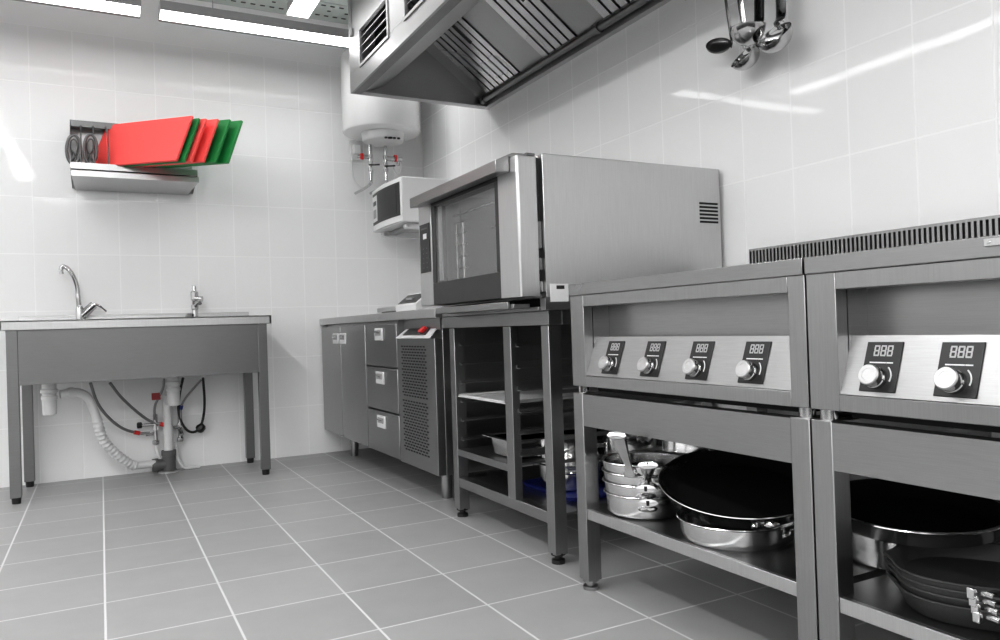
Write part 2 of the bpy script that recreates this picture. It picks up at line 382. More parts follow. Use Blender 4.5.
# top sheet with two basin openings
B1, B2 = (-2.22, -1.76), (-1.68, -1.20)
tp.box(SX0, SX1, SY, -.45, .830, .838).box(SX0, SX1, -.14, -.02, .830, .838)
tp.box(SX0, B1[0], -.45, -.14, .830, .838).box(B1[1], B2[0], -.45, -.14, .830, .838).box(B2[1], SX1, -.45, -.14, .830, .838)
obj('worktop', tp, 'steel_light', sk, 0.002)
obj('backsplash', MB().box(SX0 + .035, SX1 - .03, -.032, -.012, .838, .872), 'steel_light', sk, 0.002)
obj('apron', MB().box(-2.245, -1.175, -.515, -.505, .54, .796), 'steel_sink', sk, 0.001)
for b in (B1, B2):
    bm_ = MB().box(b[0], b[1], -.45, -.446, .56, .838).box(b[0], b[1], -.144, -.14, .56, .838).box(b[0], b[0] + .004, -.45, -.14, .56, .838).box(b[1] - .004, b[1], -.45, -.14, .56, .838).box(b[0], b[1], -.45, -.14, .556, .56)
    obj('basin', bm_, 'steel_h', sk)
for x, y in ((-2.287, -.52), (-1.175, -.52), (-2.265, -.085), (-1.18, -.085)):
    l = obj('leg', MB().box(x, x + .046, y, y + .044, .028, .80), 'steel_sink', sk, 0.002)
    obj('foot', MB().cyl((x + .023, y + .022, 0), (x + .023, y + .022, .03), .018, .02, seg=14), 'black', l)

# faucets
Yt = -0.085
fc = thing('kitchen_faucet', 'chrome gooseneck faucet with side lever on the left of the sink table', 'faucet', (pt(80, 318, 1, Yt).x, Yt, .838), 'sink taps')
p = lambda x, y: pt(x, y, 1, Yt)
b0 = p(80, 318); b0.z = .838
obj('body', MB().lathe([(.026, 0), (.026, .008), (.020, .012), (.019, .06), (.016, .075), (.011, .085)], (b0.x, Yt, .838), 20).tube([p(82, 316), p(88, 310), p(94, 304.5)], [.020, .022, .020], 16), 'chrome', fc)
obj('spout', MB().tube(smooth_path([p(79.5, 312), p(78.3, 299), p(76.8, 286), p(72.6, 275), p(67, 268), p(62.5, 266.5), p(61.3, 269), p(61.4, 274)], 6), [.012] * 8 + [.0105] * 35, 12), 'chrome', fc)
obj('lever', MB().tube(smooth_path([p(92, 306), p(96, 304.5), p(101, 307), p(106.5, 311.5)], 4), [.013] * 4 + [.009] * 5 + [.006] * 4, 10, 0.7), 'chrome', fc)
q = p(195, 316); q.z = .838
f2 = thing('kitchen_faucet', 'short upright chrome tap at the right end of the sink table', 'faucet', (q.x, Yt, .838), 'sink taps')
obj('body', MB().lathe([(.024, 0), (.024, .01), (.017, .014), (.015, .05), (.019, .055), (.019, .075), (.013, .08), (.014, .10), (.020, .108), (.020, .150), (.012, .156), (.010, .184), (.003, .188)], (q.x, Yt, .838), 18), 'chrome', f2)
obj('spout', MB().tube(smooth_path([(q.x, Yt, .905), (q.x + .012, Yt - .05, .925), (q.x + .016, Yt - .09, .93), (q.x + .016, Yt - .105, .918)], 5), .011, 10), 'chrome', f2)
obj('handle', MB().cyl((q.x + .004, Yt - .012, .95), (q.x + .036, Yt - .03, .945), .013, .017, seg=14), 'chrome', f2)
obj('base_block', MB().box(q.x - .042, q.x - .020, Yt - .03, Yt + .02, .838, .868), 'steel_dark', f2, 0.003)

# ------------------------------------------------------------------ plumbing under the sink
def trap(c, z0, z1, label):
    t = thing('drain_trap', label, 'drain trap', (c[0], c[1], z0), 'sink drain traps')
    h = z1 - z0
    obj('bottle', MB().lathe([(.020, 0), (.030, .004), (.033, h * .42), (.036, h * .44), (.036, h * .52), (.031, h * .54), (.031, h * .88), (.025, h * .90), (.025, h)], (c[0], c[1], z0), 28), 'whitepl', t, label='white bottle shaped trap')
    obj('collar', MB().lathe([(.0325, h * .60), (.038, h * .62), (.038, h * .70), (.0325, h * .72)], (c[0], c[1], z0), 28), 'whitepl', t)
    return t
c1 = pt(49, 385, 1, -.30); t1 = trap(c1, pt(49, 415.5, 1, -.30).z, .556, 'white bottle trap under the left basin of the sink table')
P = lambda x, y, yy=-.2: pt(x, y, 1, yy)
hp = [P(121, 394.5, -.30), P(132, 392.5, -.28), P(142, 393, -.25), P(148, 402, -.23), P(152, 416, -.2), P(154.5, 429, -.18), P(157, 441, -.16), P(161.5, 448, -.14), P(165, 452, -.12)]
# real positions follow the measured run of the hose in the photo
def H(x, y): return (x, y)
hpx = [(121, 394.5), (62, 394)]
run = [(60, 394.5, -.30), (70, 393, -.29), (79, 392.5, -.28), (88, 398, -.26), (95, 413, -.24), (99, 428, -.22), (104, 441, -.20), (113, 451, -.17), (124, 460, -.14), (134, 465.5, -.11), (146, 464.5, -.09), (156, 463.5, -.08)]
run_pts = smooth_path([pt(x, y, 1, yy) for x, y, yy in run], 10)
for v in run_pts: v.z = max(v.z, 0.027)
rad = [(.0235 + (.003 if (i % 3 == 0) else -.001)) if 42 < i < 92 else .021 for i in range(len(run_pts))]
dh = thing('drain_hose', 'white corrugated drain hose curving from the left trap to the floor fitting', 'hose', tuple(run_pts[-1]))
obj('hose', MB().tube(run_pts, rad, 16), 'whitepl', dh)
obj('end_collar', MB().cyl(run_pts[8] - V((.001, 0, 0)), run_pts[14], .027, seg=18), 'whitepl', dh)
c2 = pt(173, 380, 1, -.20); trap((c2.x + .0, -.20), pt(173, 406, 1, -.20).z, .556, 'white bottle trap under the right basin of the sink table')
g0 = pt(169, 469, 2, 0); gx, gy = pt(169, 460, 1, -.07).x, -.07
dp = thing('drain_pipe', 'grey floor drain fitting with white upright pipe below the right trap', 'drain pipe', (gx, gy, 0))
zt = pt(169, 450, 1, -.07).z
obj('tee', MB().lathe([(.040, 0), (.040, .012), (.034, .014), (.034, zt - .03), (.038, zt - .028), (.038, zt)], (gx, gy, 0), 26).cyl((gx - .075, gy, .043), (gx, gy, .043), .031, seg=22).cyl((gx - .085, gy, .043), (gx - .055, gy, .043), .036, seg=22), 'grey', dp, label='dark grey plastic floor tee')
obj('pipe', MB().lathe([(.024, zt - .03), (.024, zt + .10), (.027, zt + .10), (.027, zt + .13), (.022, zt + .13), (.022, .42)], (gx, gy, 0), 22), 'whitepl', dp)
obj('floor_collar', MB().lathe([(.058, 0), (.056, .006), (.036, .008)], (gx, gy, 0), 28), 'midgrey', dp)
def hose(name, pts, r, mat, label, cat, grp=None, yy=-.06, n=8):
    path = smooth_path([pt(a, b, 1, (c[0] if c else yy)) for a, b, *c in pts], n)
    for v in path: v.z = max(v.z, r)
    t = thing(name, label, cat, tuple(path[-1]), grp)
    obj('hose', MB().tube(path, r, 10), mat, t); return t, path
G_ = 'braided supply hoses'
ta, pa = hose('supply_hose', [(90.5, 383, -.2), (97, 402, -.15), (108, 417, -.12), (122, 428, -.09), (138, 433), (150, 433)], .0075, 'hose', 'lower grey braided hose with a red collar, first from the left', 'hose', G_)
obj('collar', MB().cyl(pa[30], pa[33], .011, seg=12), 'red', ta, label='red collar')
tb, pb = hose('supply_hose', [(110, 383, -.2), (121, 397, -.15), (136, 411, -.1), (150, 421), (163, 424.5), (172, 427), (179, 427)], .0075, 'hose', 'upper grey braided hose with a red collar crossing to the right valve', 'hose', G_)
obj('collar', MB().cyl(pb[30], pb[35], .012, seg=12), 'red', tb, label='red collar')
tc_, pc = hose('supply_hose', [(164, 379, -.14), (163, 388, -.12), (159, 397, -.10), (155, 406, -.08), (154.5, 420)], .0065, 'hose', 'short grey braided hose with a dark red tag beside the right trap', 'hose', G_)
tg = pt(156, 396.5, 1, -.10)
obj('tag', MB().box(tg.x - .022, tg.x + .022, -.112, -.106, tg.z - .018, tg.z + .020), 'darkred', tc_, 0.002, label='dark red tag')
td, pd = hose('supply_hose', [(201, 380, -.14), (193, 389, -.10), (185, 399, -.08), (181, 408, -.06), (180.5, 420)], .006, 'hose', 'short grey braided hose with a blue collar right of the right trap', 'hose', G_)
obj('collar', MB().cyl(pd[22], pd[25], .009, seg=10), 'blue', td, label='blue collar')
def valve(px, py, label):
    c = pt(px, py, 1, -.05)
    t = thing('angle_valve', label, 'valve', (c.x, 0, c.z - .04), 'chrome angle valves')
    obj('body', MB().cyl((c.x, -.05, c.z - .09), (c.x, -.05, c.z + .075), .012, seg=14).cyl((c.x, 0, c.z), (c.x, -.06, c.z), .014, seg=14).lathe([(.016, 0), (.018, .004), (.018, .02), (.014, .024)], (c.x, -.05, c.z - .09), 8), 'chrome', t)
    return t, c
va, ca = valve(155.5, 428, 'chrome angle valve with black knob left of the white pipe')
obj('arm', MB().cyl((ca.x, -.05, ca.z + .02), (ca.x - .07, -.055, ca.z + .022), .008, seg=12).cyl((ca.x, -.05, ca.z - .03), (ca.x - .05, -.055, ca.z - .032), .008, seg=12), 'chrome', va)
obj('knob', MB().lathe([(.012, 0), (.017, .004), (.017, .022), (.012, .026)], (ca.x - .066, -.055, ca.z + .022), 8, (-1, 0, 0)), 'black', va)
vb, cb2 = valve(180, 425, 'chrome angle valve on the wall right of the white pipe')
obj('arm', MB().cyl((cb2.x, -.05, cb2.z - .01), (cb2.x - .03, -.055, cb2.z - .012), .010, seg=12).cyl((cb2.x - .004, -.06, cb2.z - .02), (cb2.x + .004, -.09, cb2.z - .05), .011, seg=10), 'chrome', vb)
hose('supply_pipe', [(155.5, 445), (157.5, 452), (160.5, 459), (164, 465)], .009, 'whitepl', 'white plastic pipe from the left valve down to the floor', 'pipe', 'white supply pipes')
hose('supply_pipe', [(176, 442), (176.5, 452), (179, 461), (184, 467), (192, 468.5), (200, 466)], .009, 'whitepl', 'white plastic pipe from the right valve bending along the floor', 'pipe', 'white supply pipes')
tk, pk = hose('power_cord', [(183, 378, -.16), (180, 392, -.10), (178.5, 408, -.06), (181, 421), (187, 430), (194, 432), (200, 427.5), (203.5, 416), (204.5, 400, -.1), (203, 378, -.16)], .007, 'black', 'black power cord hanging in a loop with its plug under the sink', 'cord')
kp = pt(200, 428, 1, -.06)
obj('plug', MB().lathe([(.010, 0), (.022, .008), (.026, .02), (.022, .04), (.010, .05)], kp - V((.016, 0, .016)), 10, (1, 0, .8)), 'black', tk)

# ------------------------------------------------------------------ board rack on the back wall
rk = thing('board_rack', 'wall mounted stainless rack with slots holding cutting boards and a drip tray', 'rack', (-1.715, 0, 1.54))
RX0, RX1, RY = -2.018, -1.418, -.245
obj('back_panel', MB().box(RX0, RX1, -.004, 0, 1.55, 1.90), 'steel_light', rk)
obj('top_strip', MB().box(RX0, RX1, -.09, 0, 1.868, 1.872).box(RX0, RX1, -.093, -.09, 1.862, 1.895), 'steel_dark', rk)
obj('side_panel', MB().prism([(RX0, 0, 1.55), (RX0, RY, 1.60), (RX0, RY, 1.655), (RX0, -.09, 1.895), (RX0, 0, 1.895)], (.003, 0, 0)), 'steel_h', rk)
obj('side_panel', MB().prism([(RX1, 0, 1.55), (RX1, RY, 1.60), (RX1, RY, 1.635), (RX1, -.06, 1.66), (RX1, 0, 1.66)], (-.003, 0, 0)), 'steel_h', rk)
obj('shelf', MB().box(RX0, RX1, RY, 0, 1.612, 1.615).box(RX0, RX1, RY - .006, RY, 1.608, 1.641), 'steel_light', rk, 0.001)
dt = MB().hexa([(RX0 + .004, RY - .004, 1.572), (RX1 + .004, RY - .004, 1.572), (RX1 - .03, -.01, 1.542), (RX0 + .014, -.01, 1.542),
                (RX0 + .004, RY - .004, 1.584), (RX1 + .004, RY - .004, 1.584), (RX1 - .03, -.01, 1.556), (RX0 + .014, -.01, 1.556)])
dt.box(RX0 + .002, RX1 + .006, RY - .010, RY - .004, 1.570, 1.600)
obj('drip_tray', dt, 'steel_light', rk, 0.001)
for x in (80.5, 93.0):
    a = pt(x, 130, 1, -.115)
    obj('divider', MB().tube([(a.x, -.095, 1.868), (a.x + .001, -.20, 1.745), (a.x + .001, RY + .003, 1.69), (a.x + .001, RY + .003, 1.615)], .0045, 8), 'steel_dark', rk)
a = pt(106, 130, 1, -.2)
obj('divider', MB().tube([(a.x - .004, -.095, 1.868), (a.x + .001, -.215, 1.84), (a.x + .006, RY + .003, 1.80), (a.x + .008, RY + .003, 1.615)], .0045, 8), 'dullgrey', rk)
obj('sticker', MB().box(RX0 + .012, RX0 + .035, -.0062, -.004, 1.80, 1.85), 'sticker', rk)
BL, BR, TL = V((-1.93225, -.10, 1.65139)), V((-1.55299, -.58806, 1.61296)), V((-1.8472, -.0529, 1.89264))
e1, e2 = BR - BL, TL - BL; nb = e1.cross(e2).normalized()
bord = [('red_board', 0, 0, 1.0, 'red cutting board in front, the largest face of the fan'), ('green_board', .034, -.004, .98, 'green cutting board second in the fan, between two red boards'),
        ('red_board', .068, .0, .97, 'red cutting board third in the fan, a narrow strip beside green'), ('red_board', .125, .003, .975, 'red cutting board fourth in the fan, wider strip left of two greens'),
        ('green_board', .183, .005, .985, 'green cutting board fifth in the fan, left of the last one'), ('green_board', .243, .007, .98, 'green cutting board last at the right end of the fan')]
for mt, dx, dz, k, lab in bord:
    o0 = BL + V((dx, .03 * dx, dz)) 
    f = e2 * k; th = nb * .013
    if th.y < 0: th = -th
    c_ = [o0, o0 + e1, o0 + e1 + f, o0 + f]
    solo('cutting_board', MB().hexa([*c_, *[q + th for q in c_]]), mt, lab, 'cutting board', tuple(o0 + e1 * .5), 'cutting boards in the wall rack', 0.002)
# two looped steel tongs standing in the first slots
def tongs(px0, px1, py0, py1, label, flip):
    yy = -.24; cx = (px0 + px1) / 2; cy = (py0 + py1) / 2; rx = (px1 - px0) / 2; ry = (py1 - py0) / 2
    t = thing('serving_tongs', label, 'tongs', tuple(pt(cx, py1, 1, yy)), 'looped utensils in the wall rack')
    loop = [pt(cx + rx * math.cos(a), cy + ry * math.sin(a), 1, yy + .008 * math.sin(a)) for a in [2 * PI * i / 28 + .3 for i in range(29)]]
    obj('bow', MB().tube(loop, .0075, 10, 1.0, (0, 1, 0)), 'dullgrey', t)
    s = flip
    inner = smooth_path([pt(cx + s * rx * .75, cy + ry * .95, 1, yy + .02), pt(cx + s * rx * .15, cy + ry * .35, 1, yy + .02), pt(cx - s * rx * .45, cy - ry * .10, 1, yy + .02), pt(cx - s * rx * .35, cy - ry * .62, 1, yy + .02), pt(cx + s * rx * .25, cy - ry * .66, 1, yy + .02), pt(cx + s * rx * .62, cy - ry * .2, 1, yy + .02), pt(cx + s * rx * .25, cy + ry * .4, 1, yy + .02), pt(cx - s * rx * .6, cy + ry * .93, 1, yy + .02)], 5)
    obj('inner_strip', MB().tube(inner, .0042, 8, 1.0, (0, 1, 0)), 'dullgrey', t)
    bk = [pt(cx + rx * .88 * math.cos(a), cy + ry * .9 * math.sin(a), 1, yy + .035) for a in [2 * PI * i / 24 for i in range(24)]]
    obj('paddle', MB().prism([tuple(v) for v in bk], (0, .008, 0)), 'midgrey', t)
    return t
tongs(66.5, 80.5, 135, 164, 'grey looped steel tongs standing in the first slot of the rack', 1)
tongs(84, 97, 134.5, 164, 'grey looped steel tongs standing in the second slot, beside the red board', -1)

# ------------------------------------------------------------------ water heater
wh = thing('water_heater', 'white cylindrical electric water heater hung high in the corner', 'water heater', (-.365, -.25, 1.88))
hc = (-.365, -.25, 0)
obj('tank', MB().lathe([(.12, 1.926), (.215, 1.929), (.228, 1.932), (.233, 1.940), (.233, 2.385), (.22, 2.405), (.12, 2.44), (.0, 2.445)], hc, 56), 'white', wh)
obj('wall_bracket', MB().box(-.50, -.23, -.03, 0, 2.10, 2.16).box(-.42, -.31, -.04, 0, 2.25, 2.3), 'white', wh)
cp = obj('bottom_cover', MB().lathe([(.10, 1.872), (.118, 1.875), (.124, 1.882), (.128, 1.926)], (-.365, -.27, 0), 44), 'whitepl', wh, label='grey white dished cover under the tank')
dots = MB()
for i, dx in enumerate((-.035, .0, .03, .055)):
    a = pt(386 + i * 4.2, 137 + i * .3, 2, 1.876)
    dots.lathe([(.009 if i != 1 else .014, -.004), (.009 if i != 1 else .014, .004)], (a.x, a.y, 1.873), 12)
obj('control_dial', dots, 'dark', cp)
def hpipe(px, z_bot, lab):
    a = pt(px, 150, 1, -.20)
    o = MB().cyl((a.x, -.20, 1.885), (a.x, -.20, z_bot + .02), .010, seg=12)
    for z in (1.80, 1.76, 1.72): o.lathe([(.012, -.012), (.016, -.010), (.016, .010), (.012, .012)], (a.x, -.20, z), 8)
    o.tube(smooth_path([(a.x, -.20, z_bot + .03), (a.x, -.195, z_bot), (a.x - .02, -.12, z_bot - .02), (a.x - .04, -.01, z_bot - .03)], 5), .009, 10)
    return obj('pipe', o, 'chrome', wh, label=lab), a
p1, a1 = hpipe(370, 1.635, 'left water pipe with a red tap')
obj('valve_handle', MB().box(a1.x - .065, a1.x - .045, -.215, -.20, 1.775, 1.812), 'red', p1, 0.003, label='red tap handle')
obj('valve_arm', MB().cyl((a1.x, -.20, 1.795), (a1.x - .08, -.20, 1.795), .012, seg=12), 'chrome', p1)
obj('lever', MB().tube([(a1.x - .01, -.21, 1.745), (a1.x + .01, -.235, 1.742), (a1.x + .045, -.24, 1.745)], .005, 8), 'black', p1)
p2, a2 = hpipe(385.5, 1.64, 'right water pipe with a safety valve')
obj('safety_valve', MB().cyl((a2.x, -.20, 1.795), (a2.x + .105, -.20, 1.795), .016, seg=14).cyl((a2.x + .08, -.20, 1.80), (a2.x + .08, -.20, 1.755), .010, seg=10), 'chrome', p2)
obj('valve_handle', MB().cyl((a2.x + .055, -.20, 1.80), (a2.x + .068, -.20, 1.80), .022, seg=14), 'red', p2, label='red band')
obj('lever', MB().tube([(a2.x - .01, -.21, 1.745), (a2.x + .01, -.235, 1.742), (a2.x + .045, -.24, 1.745)], .005, 8), 'black', p2)
obj('relief_tube', MB().tube(smooth_path([pt(393, 160, 1, -.19), pt(394.5, 170, 1, -.19), pt(398, 174, 1, -.19), pt(401, 171, 1, -.19), pt(402, 160, 1, -.19)], 6), .005, 8), 'whitepl', p2, label='thin clear tube loop')
obj('power_cord', MB().tube(smooth_path([pt(352, 157, 1, -.02), pt(352, 168, 1, -.03), pt(354, 179, 1, -.04), pt(360, 187, 1, -.05), pt(367, 186, 1, -.06), pt(372, 178, 1, -.10), pt(373, 165, 1, -.15), pt(372, 143, 1, -.2)], 6), .005, 8), 'whitepl', wh, label='white power cord hanging in a loop')
so = pt(355, 150, 1, -.02)
sc_ = thing('wall_socket', 'white wall socket with plug below the water heater', 'socket', (so.x + .01, 0, so.z - .05), None)
obj('face_plate', MB().box(so.x - .03, so.x + .05, -.022, 0, so.z - .065, so.z + .06), 'whitepl', sc_, 0.004)
obj('plug', MB().box(so.x - .015, so.x + .03, -.05, -.022, so.z - .03, so.z + .03), 'white', sc_, 0.005)

# ------------------------------------------------------------------ microwave on its bracket
mw = thing('microwave', 'white microwave oven with dark window on a wall bracket in the corner', 'microwave', (-.2, -.447, 1.336))
MX, MY0, MY1, MZ0, MZ1 = -.435, -.692, -.182, 1.336, 1.588
obj('body', MB().box(MX + .022, -.04, MY0, MY1, MZ0, MZ1), 'white', mw, 0.008)
fr = []
for i in range(13):
    t = i / 12; y = MY1 + (MY0 - MY1) * t; x = MX + .020 - .020 * math.sin(PI * t)
    fr.append((x, y))
poly = [(x, y, MZ0 + .004) for x, y in fr] + [(MX + .024, MY0, MZ0 + .004), (MX + .024, MY1, MZ0 + .004)]
d = obj('front', MB().prism(poly, (0, 0, MZ1 - MZ0 - .008)), 'white', mw, 0.004)
def curved(y_a, y_b, z_a, z_b, off):
    o = MB(); n = 10; ps = []
    for i in range(n + 1):
        y = y_a + (y_b - y_a) * i / n; t = (y - MY1) / (MY0 - MY1); ps.append((MX + .020 - .020 * math.sin(PI * t) - off, y))
    for (xa, ya), (xb, yb) in zip(ps, ps[1:]):
        o.hexa([(xa, ya, z_a), (xb, yb, z_a), (xb + .004, yb, z_a), (xa + .004, ya, z_a), (xa, ya, z_b), (xb, yb, z_b), (xb + .004, yb, z_b), (xa + .004, ya, z_b)])
    return o
dd = obj('door', curved(-.205, -.668, MZ0 + .038, MZ1 - .028, .002), 'darkgrey', mw, label='dark framed door')
obj('window', curved(-.345, -.628, MZ0 + .05, MZ1 - .04, .0035), 'gloss_black', dd)
cpn = obj('control_panel', curved(-.212, -.318, MZ0 + .055, MZ1 - .045, .0035), 'whitepl', mw)
obj('dial', curved(-.235, -.300, MZ0 + .075, MZ0 + .125, .0055), 'midgrey', cpn); obj('dial', curved(-.235, -.300, MZ0 + .15, MZ0 + .175, .0055), 'darkgrey', cpn)
br = thing('microwave_bracket', 'white wall bracket with two arms under the microwave', 'bracket', (-.2, -.4, 1.30))
for y in (-.63, -.25):
    obj('arm', MB().box(-.37, 0, y - .018, y + .018, 1.304, 1.334).cyl((-.37, y - .018, 1.319), (-.37, y + .018, 1.319), .015, seg=16), 'whitepl', br, 0.003)
obj('wall_rail', MB().box(-.022, 0, -.69, -.19, 1.28, 1.334), 'whitepl', br, 0.003)
obj('cross_bar', MB().box(-.34, -.30, -.61, -.27, 1.312, 1.33), 'midgrey', br)

# ------------------------------------------------------------------ refrigerated counter
fg = thing('refrigerated_counter', 'low stainless refrigerated counter with two doors and three drawers in the corner', 'refrigerated counter', (-.37, -.9, 0))
FX = -.712
obj('worktop', MB().box(FX - .004, -.005, -1.815, -.004, .783, .821), 'steel_light', fg, 0.002)
obj('body', MB().box(FX + .035, -.02, -1.792, -.02, .142, .783), 'steel', fg, 0.002)
def handle_on(parent, y, z):
    h = MB().box(FX - .009, FX, y - .056, y + .056, z - .030, z + .030)
    o = obj('handle', h, 'bright', parent, 0.003, label='bright recessed pull')
    obj('recess', MB().box(FX - .0105, FX - .008, y - .040, y + .040, z - .006, z + .020), 'midgrey', o)
    obj('grip', MB().prism([(FX - .009, y - .034, z + .018), (FX - .018, y - .034, z + .012), (FX - .016, y - .034, z + .006), (FX - .009, y - .034, z + .010)], (0, .068, 0)), 'chrome', o)
for y0, y1, hy in ((-.428, -.028, -.36), (-.880, -.434, -.50)):
    d = obj('door', MB().box(FX, FX + .035, y0, y1, .146, .768), 'steel_h', fg, 0.003); handle_on(d, hy, .70)
for z0, z1 in ((.566, .768), (.354, .558), (.146, .346)):
    d = obj('drawer', MB().box(FX, FX + .035, -1.345, -.892, z0, z1), 'steel_h', fg, 0.003)
    handle_on(d, -1.115, z1 - .048)
gp = obj('grille_panel', MB().box(FX, FX + .035, -1.79, -1.355, .142, .70), 'steel', fg, 0.002, label='vented machine panel')
sl = MB()
for j in range(36):
    for i in range(9):
        z = .205 + j * .0127 + (0.012 if j > 17 else 0); y = -1.70 + i * .032 + (.016 if j % 2 else 0)
        if y + .024 < -1.40: sl.box(FX - .0012, FX + .004, y, y + .021, z, z + .0062)
so_ = obj('vent_slot', sl, 'dark', gp)
cr = MB().prism([(FX, -1.79, .768), (FX, -1.79, .70), (FX + .035, -1.79, .735), (FX + .06, -1.79, .768)], (0, .435, 0))
ctl = obj('control_strip', MB().hexa([(FX - .012, -1.775, .703), (FX - .012, -1.37, .703), (FX + .03, -1.40, .742), (FX + .03, -1.745, .742), (FX - .012, -1.775, .700), (FX - .012, -1.37, .700), (FX + .034, -1.40, .740), (FX + .034, -1.745, .740)]), 'bright', fg, label='bright sloping control ledge')
obj('fascia', MB().box(FX + .028, FX + .034, -1.79, -1.355, .735, .783), 'steel', fg)
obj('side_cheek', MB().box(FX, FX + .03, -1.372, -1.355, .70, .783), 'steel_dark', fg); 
obj('display', MB().hexa([(FX - .002, -1.70, .714), (FX - .002, -1.44, .714), (FX + .027, -1.45, .741), (FX + .027, -1.69, .741), (FX - .004, -1.70, .716), (FX - .004, -1.44, .716), (FX + .025, -1.45, .743), (FX + .025, -1.69, .743)]), 'darkgrey', ctl)
obj('switch', MB().hexa([(FX + .002, -1.665, .722), (FX + .002, -1.625, .722), (FX + .024, -1.63, .742), (FX + .024, -1.665, .742), (FX - .008, -1.665, .730), (FX - .008, -1.625, .730), (FX + .014, -1.63, .751), (FX + .014, -1.665, .751)]), 'red', ctl, 0.002, label='red rocker switch')
for x, y in ((-.585, -1.575), (-.588, -.225), (-.12, -1.575), (-.12, -.225)):
    obj('leg', MB().lathe([(.020, 0), (.022, .006), (.025, .05), (.025, .145)], (x, y, 0), 20), 'steel', fg)

# kitchen scale on the counter
ks = thing('kitchen_scale', 'pale kitchen scale with tilted dark display on the refrigerated counter', 'scale', (-.55, -1.2, .821))
q1 = pt(376, 309, 0, -.66); q2 = pt(395, 307, 0, -.66); q3 = pt(414, 305, 0, -.66)
obj('platform', MB().box(-.655, -.36, q2.y - .02, q1.y, .829, .853), 'steel_light', ks, 0.004)
obj('feet', MB().box(-.64, -.38, q2.y, q1.y - .03, .821, .829), 'grey', ks)
obj('head', MB().prism([(-.665, q2.y - .02, .824), (-.665, q2.y - .02, .853), (-.60, q2.y - .02, .905), (-.53, q2.y - .02, .905), (-.50, q2.y - .02, .824)], (0, q3.y - .03 - q2.y + .02, 0)), 'whitepl', ks, 0.003)
ya, yb = q2.y - .035, q3.y - .015
n_ = V((-.052, 0, .065)).normalized() * .0015
pa_, pb_ = V((-.658, 0, .8586)), V((-.606, 0, .900))
dm_ = MB().hexa([pa_ + V((0, ya, 0)), pa_ + V((0, yb, 0)), pb_ + V((0, yb, 0)), pb_ + V((0, ya, 0)), pa_ + V((0, ya, 0)) + n_, pa_ + V((0, yb, 0)) + n_, pb_ + V((0, yb, 0)) + n_, pb_ + V((0, ya, 0)) + n_])
ds = obj('display', dm_, 'darkgrey', ks)
pm = pa_.lerp(pb_, .5) + n_
obj('screen', MB().box(pm.x - .012, pm.x + .012, (ya + yb) / 2 - .03, (ya + yb) / 2 + .04, pm.z - .006, pm.z + .004), 'midgrey', ds)

# ------------------------------------------------------------------ oven stand
st = thing('oven_stand', 'open stainless steel stand with tray runners under the oven', 'stand', (-.36, -2.25, 0))
TX = -.688
YL, YM, YR = -1.885, -2.335, -2.588     # left edges (toward +y) of the posts
W = .045
rails = MB().box(TX - .004, TX + W, -2.642, -1.830, .739, .783).box(TX + W, -.07, -2.642, -2.600, .739, .783).box(TX + W, -.07, -1.875, -1.83, .739, .783).box(-.07, -.03, -2.642, -1.83, .739, .783)
obj('top_frame', rails, 'steel_h', st, 0.002)
for x in (TX, -.075):
    for y in (YL, YR):
        l = obj('leg', MB().box(x, x + W, y - W, y, .03, .738), 'steel_v', st, 0.002)
        obj('foot', MB().lathe([(.021, 0), (.021, .012), (.012, .015), (.012, .022), (.023, .026), (.023, .034)], (x + W / 2, y - W / 2, 0), 18), 'black', l)
obj('middle_post', MB().box(TX, TX + .030, YM - .052, YM, .155, .738), 'steel_v', st, 0.002)
obj('bottom_rail', MB().box(TX + .002, TX + .04, YR, YL - W, .120, .157), 'steel_h', st, 0.002)
obj('bottom_shelf', MB().box(TX + .041, -.03, YR - W + .001, YL - .001, .150, .156), 'steel_h', st, 0.001)
obj('middle_shelf', MB().box(TX + .002, TX + .012, YM - .01, YL - W, .243, .268).box(TX + .004, -.05, YM - .02, YL - W, .262, .268), 'steel_h', st, 0.001)
for y, s in ((YL - W - .001, -1), (YM - .001, 1), (YM - .053, -1), (YR + .001, 1)):
    for k in range(6):
        z = .30 + k * .0735
        if z > .70: continue
        obj('runner', MB().box(TX + .02, -.06, y, y + s * .020, z, z + .003).box(TX + .02, -.06, y, y + s * .003, z + .003, z + .012), 'steel', st)
obj('back_panel', MB().box(-.034, -.03, YR, YL - W, .157, .738), 'midgrey', st)
gr = MB()
for i in range(16):
    for j in range(3): gr.box(-.0355, -.034, -1.97 - i * .038, -1.97 - i * .038 - .022, .64 + j * .028, .64 + j * .028 + .016)
obj('vent_slot', gr, 'dark', st)
blk = MB()
for z in (.45, .525, .60): pass
# light end blocks seen on the runners of the right bay
ry = thing('wire_rack', 'flat pale metal tray resting at mid height in the oven stand', 'tray', (-.36, -2.1, .452), None)
ry.name = 'baking_tray'
trm = MB()
x0, x1, y0, y1 = TX + .005, -.08, YM + .004, YL - W - .005
trm.box(x0, x1, y0, y1, .4715, .4740).box(x0, x0 + .016, y0, y1, .474, .482).box(x1 - .012, x1, y0, y1, .474, .482).box(x0, x1, y0, y0 + .012, .474, .482).box(x0, x1, y1 - .012, y1, .474, .482)
obj('sheet', trm, 'alu', ry, 0.002)
